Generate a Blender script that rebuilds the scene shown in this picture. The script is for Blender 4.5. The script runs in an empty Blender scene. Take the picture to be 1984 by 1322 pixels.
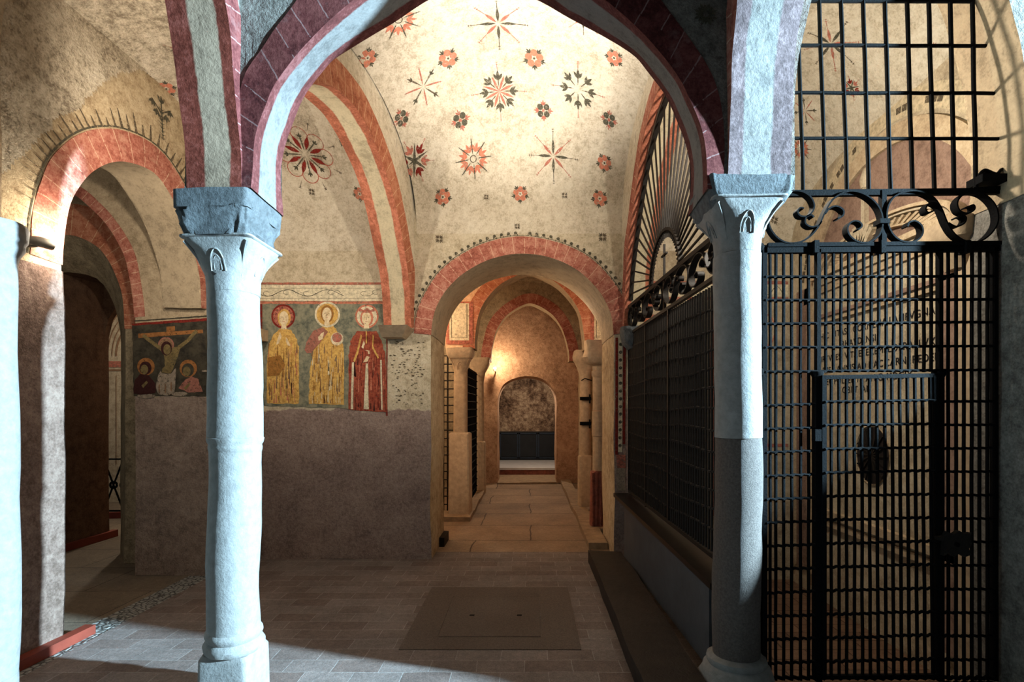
import bpy, bmesh, math, random
from mathutils import Vector, noise
random.seed(7)
PI = math.pi
scene = bpy.context.scene
COL = scene.collection

# ------------------------------------------------------------------ mesh builder
def warp(p, m=(1, 1, 1)):
    if not any(m): return p
    q = Vector(p)
    n = noise.noise_vector(q * 1.7 + Vector((3.1, 7.7, 1.3)))
    n2 = noise.noise_vector(q * 5.3)
    d = n * 0.016 + n2 * 0.005
    return (p[0] + d.x * m[0], p[1] + d.y * m[1], p[2] + d.z * m[2])

class MB:
    def __init__(s, m=(0, 0, 0)):
        s.v = []; s.f = []; s.mats = []; s.m = m
    def mi(s, mat):
        if mat not in s.mats: s.mats.append(mat)
        return s.mats.index(mat)
    def vert(s, p):
        s.v.append(warp(tuple(p), s.m)); return len(s.v) - 1
    def grid(s, nu, nv, fn, mat, uv=None, smooth=True, keep=None, matfn=None):
        mi = s.mi(mat); base = len(s.v)
        for i in range(nu + 1):
            for j in range(nv + 1):
                s.vert(fn(i / nu, j / nv))
        def ix(i, j): return base + i * (nv + 1) + j
        for i in range(nu):
            for j in range(nv):
                if keep and not keep((i + .5) / nu, (j + .5) / nv): continue
                u = None
                if uv: u = [uv(i / nu, j / nv), uv((i + 1) / nu, j / nv), uv((i + 1) / nu, (j + 1) / nv), uv(i / nu, (j + 1) / nv)]
                k = mi if not matfn else s.mi(matfn((i + .5) / nu, (j + .5) / nv))
                s.f.append(((ix(i, j), ix(i + 1, j), ix(i + 1, j + 1), ix(i, j + 1)), k, u, smooth))
    def poly(s, pts, mat, uvs=None):
        ids = tuple(s.vert(p) for p in pts)
        s.f.append((ids, s.mi(mat), uvs, False))
    def hexa(s, P, mat, n=1):
        # P(a,b,c) in 0..1 -> point ; six gridded faces
        if isinstance(n, int): n = (n, n, n)
        a, b, c = n
        s.grid(a, b, lambda u, v: P(u, v, 0), mat); s.grid(a, b, lambda u, v: P(1 - u, v, 1), mat)
        s.grid(a, c, lambda u, v: P(1 - u, 0, v), mat); s.grid(a, c, lambda u, v: P(u, 1, v), mat)
        s.grid(b, c, lambda u, v: P(0, u, v), mat); s.grid(b, c, lambda u, v: P(1, 1 - u, v), mat)
    def box(s, lo, hi, mat, n=1, r=0.0):
        s.hexa(lambda a, b, c: (lo[0] + (hi[0] - lo[0]) * a, lo[1] + (hi[1] - lo[1]) * b, lo[2] + (hi[2] - lo[2]) * c), mat, n)
    def wallbox(s, lo, hi, mat, step=.16):
        n = tuple(max(1, int(abs(hi[k] - lo[k]) / step)) for k in range(3)); s.box(lo, hi, mat, n)
    def bar(s, p, q, w, d, mat, up=(0, 0, 1)):
        p = Vector(p); q = Vector(q); t = (q - p).normalized(); u = Vector(up)
        a = t.cross(u)
        if a.length < 1e-4: a = t.cross(Vector((0, 1, 0)))
        a.normalize(); b = a.cross(t).normalized()
        def P(x, y, z): return p.lerp(q, z) + a * (x - .5) * w + b * (y - .5) * d
        s.hexa(P, mat, 1)
    def tube(s, pts, r, mat, n=6, cap=True):
        pts = [Vector(p) for p in pts]; N = len(pts); base = len(s.v); mi = s.mi(mat)
        ref = Vector((0, 0, 1))
        for i, p in enumerate(pts):
            t = (pts[min(i + 1, N - 1)] - pts[max(i - 1, 0)]).normalized()
            rr = ref if abs(t.dot(ref)) < .95 else Vector((0, 1, 0))
            a = t.cross(rr).normalized(); b = a.cross(t).normalized()
            R = r[i] if isinstance(r, (list, tuple)) else r
            for k in range(n):
                an = 2 * PI * k / n; s.vert(p + (a * math.cos(an) + b * math.sin(an)) * R)
        for i in range(N - 1):
            for k in range(n):
                k2 = (k + 1) % n
                s.f.append(((base + i * n + k, base + i * n + k2, base + (i + 1) * n + k2, base + (i + 1) * n + k), mi, None, True))
        if cap:
            s.f.append((tuple(base + k for k in range(n)), mi, None, False))
            s.f.append((tuple(base + (N - 1) * n + k for k in reversed(range(n))), mi, None, False))
    def ribbon(s, pts, frame, t0, t1, th, mat, taper=None):
        # flat bar: 2D path (u,z), width from t0 to t1 in depth, thickness th
        N = len(pts); base = len(s.v); mi = s.mi(mat)
        for i, (u, z) in enumerate(pts):
            a = pts[min(i + 1, N - 1)]; b = pts[max(i - 1, 0)]
            dx, dz = a[0] - b[0], a[1] - b[1]; l = math.hypot(dx, dz) or 1; nx, nz = -dz / l, dx / l
            h = th / 2
            for (sg, t) in ((1, t0), (1, t1), (-1, t1), (-1, t0)):
                s.vert(frame(u + nx * h * sg, t, z + nz * h * sg))
        for i in range(N - 1):
            for k in range(4):
                k2 = (k + 1) % 4
                s.f.append(((base + i * 4 + k, base + i * 4 + k2, base + i * 4 + 4 + k2, base + i * 4 + 4 + k), mi, None, False))
        s.f.append(((base, base + 1, base + 2, base + 3), mi, None, False))
        e = base + (N - 1) * 4
        s.f.append(((e + 3, e + 2, e + 1, e), mi, None, False))
    def loft(s, cx, cy, secs, mat, n=40, rough=0, closed=True, rot=0, rf=14):
        # secs: (z, hx, hy, exponent) superellipse sections
        base = len(s.v); mi = s.mi(mat); N = len(secs)
        for (z, hx, hy, e) in secs:
            for k in range(n):
                an = 2 * PI * k / n + PI / 4 + rot
                c, sn = math.cos(an), math.sin(an)
                x = math.copysign(abs(c) ** (2 / e), c) * hx; y = math.copysign(abs(sn) ** (2 / e), sn) * hy
                p = Vector((cx + x, cy + y, z))
                if rough:
                    q = noise.noise(p * rf) * rough + noise.noise(p * rf * 2.7) * rough * .5
                    d = Vector((x, y, 0)).normalized(); p += d * q; p.z += q * .4
                s.vert(p)
        for i in range(N - 1):
            for k in range(n):
                k2 = (k + 1) % n
                s.f.append(((base + i * n + k, base + i * n + k2, base + (i + 1) * n + k2, base + (i + 1) * n + k), mi, None, True))
        if closed:
            s.f.append((tuple(base + k for k in reversed(range(n))), mi, None, False))
            s.f.append((tuple(base + (N - 1) * n + k for k in range(n)), mi, None, False))
    def build(s, name, parent=None, label=None, cat=None, group=None, kind=None, origin=None, angle=40):
        me = bpy.data.meshes.new(name)
        vs = s.v
        if origin is not None: vs = [(x - origin[0], y - origin[1], z - origin[2]) for x, y, z in vs]
        me.from_pydata(vs, [], [f[0] for f in s.f])
        for m in s.mats: me.materials.append(m)
        me.polygons.foreach_set('material_index', [f[1] for f in s.f])
        me.polygons.foreach_set('use_smooth', [f[3] for f in s.f])
        if any(f[2] for f in s.f):
            uvl = me.uv_layers.new(name='UVMap'); k = 0
            for f in s.f:
                for q in range(len(f[0])):
                    uvl.data[k].uv = f[2][q] if f[2] else (0, 0); k += 1
        try: me.set_sharp_from_angle(angle=math.radians(angle))
        except Exception: pass
        me.update()
        o = bpy.data.objects.new(name, me); COL.objects.link(o)
        if origin is not None and parent is None: o.location = origin
        if parent: o.parent = parent
        tag(o, label, cat, group, kind)
        return o

def tag(o, label=None, cat=None, group=None, kind=None):
    if label: o['label'] = label
    if cat: o['category'] = cat
    if group: o['group'] = group
    if kind: o['kind'] = kind
    return o
def thing(name, label, cat, group=None):
    # the parts of every thing are modelled in room coordinates
    o = bpy.data.objects.new(name, None); COL.objects.link(o); o.empty_display_size = .1
    return tag(o, label, cat, group)

# ------------------------------------------------------------------ materials
def new_mat(name):
    m = bpy.data.materials.new(name); m.use_nodes = True
    nt = m.node_tree; nt.nodes.clear()
    out = nt.nodes.new('ShaderNodeOutputMaterial'); b = nt.nodes.new('ShaderNodeBsdfPrincipled')
    nt.links.new(b.outputs[0], out.inputs[0])
    return m, nt, b, out
def N(nt, t, **k):
    n = nt.nodes.new(t)
    for a, v in k.items():
        if a in n.bl_rna.properties: setattr(n, a, v)
    return n
def inp(n, **k):
    for a, v in k.items():
        n.inputs[a.replace('_', ' ')].default_value = v
    return n
def noise_n(nt, co, scale, detail=5, rough=.6, dist=0):
    n = N(nt, 'ShaderNodeTexNoise'); n.inputs['Scale'].default_value = scale; n.inputs['Detail'].default_value = detail
    n.inputs['Roughness'].default_value = rough; n.inputs['Distortion'].default_value = dist
    nt.links.new(co, n.inputs['Vector']); return n.outputs[0]
def mth(nt, op, a, b=None, c=None, clamp=False):
    n = N(nt, 'ShaderNodeMath', operation=op); n.use_clamp = clamp
    for i, x in enumerate((a, b, c)):
        if x is None: continue
        if isinstance(x, (int, float)): n.inputs[i].default_value = x
        else: nt.links.new(x, n.inputs[i])
    return n.outputs[0]
def ramp(nt, fac, stops):
    r = N(nt, 'ShaderNodeValToRGB'); cr = r.color_ramp
    while len(cr.elements) < len(stops): cr.elements.new(.5)
    for e, (p, c) in zip(cr.elements, stops):
        e.position = p; e.color = (c[0], c[1], c[2], 1) if not isinstance(c, (int, float)) else (c, c, c, 1)
    nt.links.new(fac, r.inputs[0]); return r.outputs[0]
def mix(nt, fac, a, b, mode='MIX'):
    n = N(nt, 'ShaderNodeMix'); n.data_type = 'RGBA'; n.blend_type = mode
    for i, x in ((0, fac), (6, a), (7, b)):
        if isinstance(x, (int, float)): n.inputs[i].default_value = x
        elif isinstance(x, (tuple, list)): n.inputs[i].default_value = (*x[:3], 1)
        else: nt.links.new(x, n.inputs[i])
    return n.outputs[2]
def coords(nt, kind='Object'):
    return N(nt, 'ShaderNodeTexCoord').outputs[kind]
def bump(nt, b, h, strength, dist=.01):
    n = N(nt, 'ShaderNodeBump'); n.inputs['Strength'].default_value = strength; n.inputs['Distance'].default_value = dist
    nt.links.new(h, n.inputs['Height']); nt.links.new(n.outputs[0], b.inputs['Normal'])
def S(r, g, b):  # sRGB 0..255 -> linear
    return tuple(((c / 255) / 12.92 if c / 255 <= .04045 else ((c / 255 + .055) / 1.055) ** 2.4) for c in (r, g, b))

def plaster_color(nt, co, dark, mid, light, sc=1.0, speck=.5):
    f1 = noise_n(nt, co, 1.6 * sc, 8, .65, .4); f2 = noise_n(nt, co, 11 * sc, 6, .7); f3 = noise_n(nt, co, 70, 3, .7)
    f = mth(nt, 'ADD', mth(nt, 'MULTIPLY', f1, .30), mth(nt, 'MULTIPLY', f2, .42))
    f = mth(nt, 'ADD', f, mth(nt, 'MULTIPLY', f3, .28))
    c = ramp(nt, f, [(.41, tuple(x * .86 for x in dark)), (.5, mid), (.59, light)])
    # small pits and flakes
    f4 = noise_n(nt, co, 34, 4, .8, 1.2)
    pit = ramp(nt, f4, [(.60, 0.0), (.68, 1.0)])
    c = mix(nt, mth(nt, 'MULTIPLY', pit, speck), c, tuple(x * .5 for x in dark))
    return c, f1, f2, f3, f4
def plaster(name, dark, mid, light, sc=1.0, bmp=.35, speck=.35, zsplit=None, low=None, rough=.9):
    m, nt, b, o = new_mat(name); co = coords(nt)
    c, f1, f2, f3, f4 = plaster_color(nt, co, dark, mid, light, sc, speck)
    if zsplit is not None:
        c2 = plaster_color(nt, co, *low, sc * 1.5, .6)[0]
        sep = N(nt, 'ShaderNodeSeparateXYZ'); nt.links.new(co, sep.inputs[0])
        nz = mth(nt, 'ADD', sep.outputs[2], mth(nt, 'MULTIPLY', mth(nt, 'SUBTRACT', noise_n(nt, co, 5, 6, .6), .5), .16))
        fac = mth(nt, 'MULTIPLY', mth(nt, 'SUBTRACT', nz, zsplit - .006), 80, clamp=True)
        c = mix(nt, fac, c2, c)
    nt.links.new(c, b.inputs['Base Color']); b.inputs['Roughness'].default_value = rough
    b.inputs['Specular IOR Level'].default_value = .15
    h = mth(nt, 'ADD', mth(nt, 'MULTIPLY', f2, 1.2), mth(nt, 'MULTIPLY', f3, .45)); h = mth(nt, 'SUBTRACT', h, mth(nt, 'MULTIPLY', f4, .5))
    bump(nt, b, h, bmp, .02)
    return m
def ring_mat(name, dark, mid, light, line, pitch=.11, lw=.006):
    # painted voussoirs: UV.x runs along the arc in metres, UV.y across 0..1
    m, nt, b, o = new_mat(name); co = coords(nt); uv = coords(nt, 'UV')
    c, f1, f2, f3, f4 = plaster_color(nt, co, dark, mid, light, 1.4, .2)
    sep = N(nt, 'ShaderNodeSeparateXYZ'); nt.links.new(uv, sep.inputs[0])
    w = mth(nt, 'MULTIPLY', mth(nt, 'SUBTRACT', f1, .5), .05)
    u = mth(nt, 'ADD', sep.outputs[0], w)
    fr = mth(nt, 'ABSOLUTE', mth(nt, 'SUBTRACT', mth(nt, 'FRACT', mth(nt, 'DIVIDE', u, pitch)), .5))
    ln = mth(nt, 'LESS_THAN', fr, lw / pitch)
    ln = mth(nt, 'MULTIPLY', ln, mth(nt, 'GREATER_THAN', f2, .44))
    c = mix(nt, mth(nt, 'MULTIPLY', ln, .75), c, line)
    worn = ramp(nt, noise_n(nt, co, 6, 8, .75), [(.56, 0.), (.70, .65)])
    c = mix(nt, worn, c, tuple(.5 * (a + e) for a, e in zip(light, line)))
    nt.links.new(c, b.inputs['Base Color']); b.inputs['Roughness'].default_value = .9; b.inputs['Specular IOR Level'].default_value = .1
    bump(nt, b, f2, .3, .015)
    return m
def soffit_mat(name, border, center, edge=(.16, .84)):
    m, nt, b, o = new_mat(name); co = coords(nt); uv = coords(nt, 'UV')
    cb = plaster_color(nt, co, tuple(x * .72 for x in border), border, tuple(min(1, x * 1.5 + .02) for x in border), 1.5, .2)
    cc = plaster_color(nt, co, tuple(x * .78 for x in center), center, tuple(min(1, x * 1.15) for x in center), 1.2, .25)[0]
    sep = N(nt, 'ShaderNodeSeparateXYZ'); nt.links.new(uv, sep.inputs[0])
    v = mth(nt, 'ADD', sep.outputs[1], mth(nt, 'MULTIPLY', mth(nt, 'SUBTRACT', noise_n(nt, co, 7, 6, .65), .5), .12))
    a = mth(nt, 'MULTIPLY', mth(nt, 'SUBTRACT', v, edge[0]), 30, clamp=True)
    d = mth(nt, 'MULTIPLY', mth(nt, 'SUBTRACT', edge[1], v), 30, clamp=True)
    c = mix(nt, mth(nt, 'MULTIPLY', a, d), cb[0], cc)
    nt.links.new(c, b.inputs['Base Color']); b.inputs['Roughness'].default_value = .9; b.inputs['Specular IOR Level'].default_value = .1
    bump(nt, b, cb[2], .35, .015)
    return m
def paint(name, c, worn=.35, c2=None, nsc=30):
    m, nt, b, out = new_mat(name); co = coords(nt)
    f = noise_n(nt, co, nsc, 5, .7)
    c2 = c2 or tuple(x * .6 for x in c)
    nt.links.new(ramp(nt, f, [(.35, c2), (.6, c)]), b.inputs['Base Color'])
    b.inputs['Roughness'].default_value = .9; b.inputs['Specular IOR Level'].default_value = .1
    if worn > 0:
        tr = N(nt, 'ShaderNodeBsdfTransparent'); mx = N(nt, 'ShaderNodeMixShader')
        g = noise_n(nt, co, nsc * 1.4, 6, .8)
        fac = ramp(nt, g, [(.62 - worn * .28, 1.0), (.66 - worn * .1, .25)])
        nt.links.new(fac, mx.inputs[0]); nt.links.new(tr.outputs[0], mx.inputs[1]); nt.links.new(b.outputs[0], mx.inputs[2])
        nt.links.new(mx.outputs[0], out.inputs[0])
    return m
def simple(name, c, rough=.6, metal=0, bmp=0, nsc=20, var=.25, emit=None, es=1, spec=.3):
    m, nt, b, o = new_mat(name); co = coords(nt)
    f = noise_n(nt, co, nsc, 5, .65)
    nt.links.new(ramp(nt, f, [(.3, tuple(x * (1 - var) for x in c)), (.7, tuple(min(1, x * (1 + var)) for x in c))]), b.inputs['Base Color'])
    b.inputs['Roughness'].default_value = rough; b.inputs['Metallic'].default_value = metal; b.inputs['Specular IOR Level'].default_value = spec
    if bmp: bump(nt, b, noise_n(nt, co, nsc * 2, 6, .7), bmp, .01)
    if emit: b.inputs['Emission Color'].default_value = (*emit, 1); b.inputs['Emission Strength'].default_value = es
    return m
def brick_floor(name, c1, c2, mortar, bw, rh, ms=.004, off=.5, loc=(0, 0, 0), bmp=.4, wob=.012, rot=0, dirt=.4):
    m, nt, b, o = new_mat(name); co = coords(nt)
    mp = N(nt, 'ShaderNodeMapping'); mp.inputs['Location'].default_value = loc; mp.inputs['Rotation'].default_value = (0, 0, rot)
    nt.links.new(co, mp.inputs[0])
    nz = N(nt, 'ShaderNodeTexNoise'); nz.inputs['Scale'].default_value = 2.2; nt.links.new(co, nz.inputs['Vector'])
    vm = N(nt, 'ShaderNodeVectorMath', operation='SCALE'); nt.links.new(nz.outputs[1], vm.inputs[0]); vm.inputs['Scale'].default_value = wob * 3
    va = N(nt, 'ShaderNodeVectorMath', operation='ADD'); nt.links.new(mp.outputs[0], va.inputs[0]); nt.links.new(vm.outputs[0], va.inputs[1])
    br = N(nt, 'ShaderNodeTexBrick'); br.offset = off
    inp(br, Scale=1.0, Mortar_Size=ms, Mortar_Smooth=.3, Bias=0.0, Brick_Width=bw, Row_Height=rh)
    br.inputs['Color1'].default_value = (*c1, 1); br.inputs['Color2'].default_value = (*c2, 1); br.inputs['Mortar'].default_value = (*mortar, 1)
    nt.links.new(va.outputs[0], br.inputs['Vector'])
    f = noise_n(nt, co, 26, 6, .75); g = noise_n(nt, co, 2.5, 6, .65); s = noise_n(nt, co, 110, 2, .6)
    c = mix(nt, .55, br.outputs[0], ramp(nt, f, [(.3, .25), (.7, .95)]), 'MULTIPLY')
    c = mix(nt, dirt, c, ramp(nt, g, [(.35, .25), (.65, 1.0)]), 'MULTIPLY')
    c = mix(nt, .5, c, ramp(nt, s, [(.35, .35), (.65, 1.)]), 'MULTIPLY')
    nt.links.new(c, b.inputs['Base Color']); b.inputs['Roughness'].default_value = .75; b.inputs['Specular IOR Level'].default_value = .3
    h = mth(nt, 'ADD', mth(nt, 'MULTIPLY', br.outputs[1], -1.6), f)
    bump(nt, b, h, bmp, .01)
    return m
def cobble_mat(name):
    m, nt, b, o = new_mat(name); co = coords(nt)
    v = N(nt, 'ShaderNodeTexVoronoi', feature='DISTANCE_TO_EDGE'); v.inputs['Scale'].default_value = 26; nt.links.new(co, v.inputs['Vector'])
    c = ramp(nt, v.outputs[0], [(.02, S(60, 60, 58)), (.18, S(150, 150, 145))])
    nt.links.new(c, b.inputs['Base Color']); b.inputs['Roughness'].default_value = .8
    bump(nt, b, v.outputs[0], .8, .03); return m

M = {}
M['vault'] = plaster('painted_cream_plaster', S(180, 166, 142), S(200, 188, 166), S(214, 204, 184), 1.7, .5, .4)
M['wallc'] = plaster('cream_wall_plaster', S(150, 128, 98), S(178, 158, 126), S(198, 180, 148), 1.2, .4, .3)
M['rough'] = plaster('bare_rough_plaster', S(146, 132, 112), S(192, 178, 154), S(220, 208, 186), 1.7, 1.0, .8)
M['back'] = plaster('back_wall_plaster', S(170, 155, 128), S(190, 176, 150), S(206, 194, 170), 1.7, .45, .3, zsplit=1.475,
                    low=(S(128, 108, 100), S(148, 128, 118), S(168, 148, 136)))
M['cruc'] = plaster('pier_wall_plaster', S(150, 132, 104), S(172, 152, 124), S(190, 170, 140), 1.3, .5, .3, zsplit=1.60,
                    low=(S(128, 110, 98), S(148, 128, 114), S(168, 148, 132)))
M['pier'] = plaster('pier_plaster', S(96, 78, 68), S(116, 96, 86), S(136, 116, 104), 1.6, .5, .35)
M['grey'] = plaster('grey_vault_plaster', S(122, 108, 86), S(150, 134, 108), S(176, 158, 128), 1.2, .4, .2)
M['dark'] = plaster('dark_brown_plaster', S(84, 62, 48), S(100, 76, 60), S(116, 90, 70), 1, .2, .1)  # brown darkened to carry the gloom of the unlit left passage
M['front'] = plaster('front_arcade_plaster', S(90, 86, 80), S(114, 110, 103), S(138, 134, 126), 1.6, .6, .35)
M['warm'] = plaster('warm_brown_plaster', S(150, 116, 90), S(176, 140, 112), S(198, 164, 134), 1.6, .5, .3)
M['peach'] = plaster('peach_plaster', S(200, 160, 125), S(222, 184, 148), S(232, 204, 172), 1.4, .3, .15)
M['chapel'] = plaster('chapel_wall_plaster', S(154, 138, 114), S(176, 160, 134), S(196, 182, 156), 1.2, .3, .2)
M['tymp'] = plaster('mauve_brown_plaster', S(118, 94, 80), S(136, 110, 95), S(152, 126, 110), 1.2, .3, .12)
M['band'] = plaster('painted_tan_band', S(160, 138, 110), S(178, 156, 126), S(194, 174, 144), 1.2, .2, .12)
M['mottle'] = plaster('stained_niche_plaster', S(44, 30, 24), S(130, 106, 86), S(196, 174, 146), 1.0, .4, .3)
M['ringdk'] = ring_mat('dark_red_voussoir_paint', S(74, 36, 36), S(96, 50, 48), S(118, 68, 64), S(150, 122, 118), .125, .003)
M['ringred'] = ring_mat('red_voussoir_paint', S(136, 76, 62), S(162, 100, 84), S(186, 134, 114), S(206, 172, 144), .10, .0028)
M['ringor'] = ring_mat('orange_voussoir_paint', S(146, 84, 62), S(170, 106, 80), S(190, 134, 106), S(208, 172, 136), .10, .003)
M['sof_f'] = soffit_mat('front_arch_soffit_paint', S(92, 50, 48), S(112, 111, 109), (.20, .78))
M['sof_l'] = soffit_mat('lateral_arch_soffit_paint', S(168, 102, 78), S(192, 178, 148), (.2, .72))
M['sof_n'] = soffit_mat('near_arch_soffit_paint', S(118, 58, 46), S(168, 146, 124), (.18, .66))
M['sof_n2'] = soffit_mat('pale_near_arch_soffit_paint', S(128, 110, 110), S(152, 149, 144), (.2, .70))
M['sof_p'] = soffit_mat('plain_soffit', S(160, 142, 116), S(164, 146, 120), (.02, .98))
M['stone'] = simple('pale_limestone', S(136, 135, 132), .8, 0, .5, 24, .16, spec=.2)
M['stone2'] = simple('rough_grey_stone', S(94, 98, 100), .85, 0, 1.0, 30, .35, spec=.2)
M['granite'] = simple('speckled_granite', S(96, 87, 81), .7, 0, .8, 90, .35, spec=.3)
M['tan'] = simple('tan_stone', S(176, 154, 126), .8, 0, .5, 18, .2, spec=.2)
M['redm'] = simple('red_veined_marble', S(132, 76, 62), .6, 0, .3, 14, .5)
M['iron'] = simple('black_wrought_iron', S(11, 11, 12), .8, 0, .4, 60, .3, spec=.06)
M['irondk'] = simple('dark_brown_iron', S(30, 25, 21), .6, 0, .3, 60, .3, spec=.2)
M['slab'] = simple('black_polished_stone', S(24, 19, 17), .35, 0, .1, 10, .35)
M['panelg'] = simple('grey_stone_panel', S(70, 72, 75), .6, 0, .15, 8, .2)
M['stepm'] = simple('dark_worn_step_stone', S(38, 32, 28), .6, 0, .6, 12, .5)
M['board'] = simple('red_stained_board', S(122, 54, 40), .6, 0, .1, 6, .2)
M['tile'] = brick_floor('terracotta_tile_floor', S(160, 148, 142), S(138, 120, 112), S(184, 176, 170), .275, .14, .003)
M['flag'] = brick_floor('large_flagstone_floor', S(186, 158, 128), S(166, 138, 110), S(104, 82, 62), 1.25, .74, .009, .5, (.55, .05, 0), .5, .03)
M['slabf'] = brick_floor('worn_concrete_floor', S(160, 142, 120), S(140, 124, 106), S(96, 84, 70), 1.1, .62, .006, .5, (.3, .1, 0), .3, .02)
M['chfl'] = brick_floor('chapel_brick_floor', S(150, 116, 90), S(130, 98, 76), S(92, 64, 46), .28, .14, .006)
M['hatch'] = simple('granite_grit_slab', S(98, 86, 78), .8, 0, .4, 120, .35)
M['kerb'] = simple('grey_kerb_stone', S(140, 118, 92), .8, 0, .5, 10, .3)
M['cobble'] = cobble_mat('grey_cobble')
M['marble'] = simple('white_marble_step', S(200, 200, 200), .35, 0, .05, 6, .12)
M['blackp'] = simple('black_lacquered_panel', S(26, 30, 34), .4, 0, 0, 6, .3)
M['bluef'] = simple('blue_black_frame', S(36, 48, 62), .4, 0, 0, 6, .3)
M['void'] = simple('recess_shade', S(30, 22, 18), .9)  # dark colour stands in for the shade inside holes and gaps
M['lampm'] = simple('lamp_housing', S(120, 110, 96), .5)
M['glow'] = simple('lamp_glow', (1, .9, .7), .5, emit=(1.0, .82, .5), es=25)
P_red = paint('red_paint', S(184, 112, 94), .5); P_or = paint('orange_paint', S(196, 124, 98), .4, S(176, 104, 82))
P_dk = paint('black_green_paint', S(84, 80, 66), .42); P_dred = paint('deep_red_paint', S(128, 44, 36), .25)
P_thin = paint('faded_dark_paint', S(96, 84, 68), .5); P_pale = paint('pale_cream_paint', S(224, 210, 178), .2)
P_yel = paint('ochre_paint', S(214, 174, 98), .2, S(172, 128, 68), 40); P_yel2 = paint('brown_ochre_paint', S(160, 112, 58), .35, None, 40)
P_green = paint('grey_green_paint', S(138, 134, 112), .0, S(84, 88, 78), 16); P_robe = paint('brick_red_robe', S(160, 84, 62), .15, S(118, 52, 42), 40)
P_pink = paint('rose_paint', S(164, 108, 92), .3); P_face = paint('pale_flesh_paint', S(226, 206, 170), .12, S(196, 170, 130))
P_dkred = paint('maroon_paint', S(64, 36, 34), .1, None, 30); P_dgreen = paint('dark_olive_paint', S(72, 66, 54), .0, S(44, 40, 35), 14)
P_olive = paint('olive_flesh_paint', S(126, 108, 72), .2, None, 40); P_wood = paint('orange_brown_paint', S(156, 104, 60), .2, None, 30)
P_white = paint('off_white_paint', S(156, 140, 122), .3, None, 30); P_tan = paint('tan_line_paint', S(140, 108, 82), .2)
P_ltan = paint('light_tan_paint', S(200, 182, 150), .1); P_ink = paint('faded_black_ink', S(50, 44, 42), .35)

# ------------------------------------------------------------------ arch helpers
def frame_of(o, e):
    # frame(u, t, z): u along o->e, t to the LEFT of that direction
    d = Vector((e[0] - o[0], e[1] - o[1])); L = d.length; d /= L; n = Vector((-d.y, d.x))
    return (lambda u, t, z: (o[0] + d.x * u + n.x * t, o[1] + d.y * u + n.y * t, z)), L
def catmull(pts, n=8):
    out = []
    P = [pts[0]] + list(pts) + [pts[-1]]
    for i in range(1, len(P) - 2):
        p0, p1, p2, p3 = P[i - 1], P[i], P[i + 1], P[i + 2]
        for k in range(n):
            t = k / n
            out.append(tuple(.5 * ((2 * b) + (-a + c) * t + (2 * a - 5 * b + 4 * c - d) * t * t + (-a + 3 * b - 3 * c + d) * t ** 3) for a, b, c, d in zip(p0, p1, p2, p3)))
    out.append(tuple(pts[-1])); return out
def sym(c, hz, flat=False, n=8):
    # symmetrical arch from (half, z) list, spring first, apex last (half=0)
    L = [(c - h, z) for h, z in hz]; R = [(c + h, z) for h, z in reversed(hz[:-1])]
    return catmull(L + R, n)
def outer(curve, w):
    out = []; n = len(curve)
    for i, (u, z) in enumerate(curve):
        a = curve[min(i + 1, n - 1)]; b = curve[max(i - 1, 0)]
        dx, dz = a[0] - b[0], a[1] - b[1]; l = math.hypot(dx, dz) or 1
        out.append((u - dz / l * w, z + dx / l * w))
    return out
def arcade(mb, fr, low, top, t0, t1, mat, sof=None, step=.15, faces=(True, True)):
    # wall slab whose lower edge follows `low` polyline [(u,z)...]
    sof = sof or mat
    for (a, b) in zip(low[:-1], low[1:]):
        if b[0] - a[0] > 1e-5:
            nu = max(1, int((b[0] - a[0]) / step)); zt = top(a[0]) if callable(top) else top
            nz = max(1, int((zt - min(a[1], b[1])) / step))
            for k, t in enumerate((t0, t1)):
                if not faces[k]: continue
                def fn(x, y, t=t):
                    u = a[0] + (b[0] - a[0]) * x; z0 = a[1] + (b[1] - a[1]) * x
                    zz = top(u) if callable(top) else top
                    return fr(u, t, z0 + (zz - z0) * y)
                mb.grid(nu, nz, fn, mat)
        seg = math.hypot(b[0] - a[0], b[1] - a[1])
        if seg > 1e-5:
            mb.grid(max(1, int(seg / step)), max(1, int(abs(t1 - t0) / step)), lambda x, y: fr(a[0] + (b[0] - a[0]) * x, t0 + (t1 - t0) * y, a[1] + (b[1] - a[1]) * x), sof)
def arch_obj(name, fr, curve, w, t0, t1, ring, sofm, label, group=None, m=(1, 1, 1), lip=.005, warpm=None, out0=None, back=None):
    mb = MB(warpm or m); n = len(curve) - 1
    o_ = outer(curve, w); L = [0]
    for a, b in zip(curve[:-1], curve[1:]): L.append(L[-1] + math.hypot(b[0] - a[0], b[1] - a[1]))
    inn = outer(curve, -lip); bk = outer(back, -lip) if back else inn; o0 = out0 or o_; o1 = outer(back, w) if back else o_
    sg = 1 if t1 > t0 else -1; A = t0 - lip * sg; B = t1 + lip * sg
    for t, ci, cq in ((A, inn, o0), (B, bk, o1)):
        mb.grid(n, 3, lambda x, y, t=t, ci=ci, cq=cq: fr(*(lambda i: (ci[i][0] + (cq[i][0] - ci[i][0]) * y, t, ci[i][1] + (cq[i][1] - ci[i][1]) * y))(round(x * n))), ring,
                uv=lambda x, y: (L[round(x * n)], y))
    mb.grid(n, 6, lambda x, y: fr(inn[round(x * n)][0] * (1 - y) + bk[round(x * n)][0] * y, A + (B - A) * y, inn[round(x * n)][1] * (1 - y) + bk[round(x * n)][1] * y), sofm, uv=lambda x, y: (L[round(x * n)], y))
    for (t, q, cq) in ((A, t0 + .02 * sg, o0), (B, t1 - .02 * sg, o1)):
        mb.grid(n, 1, lambda x, y: fr(cq[round(x * n)][0], t + (q - t) * y, cq[round(x * n)][1]), ring, uv=lambda x, y: (L[round(x * n)], 1))
    return mb.build(name, label=label, cat='arch', group=group)

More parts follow.
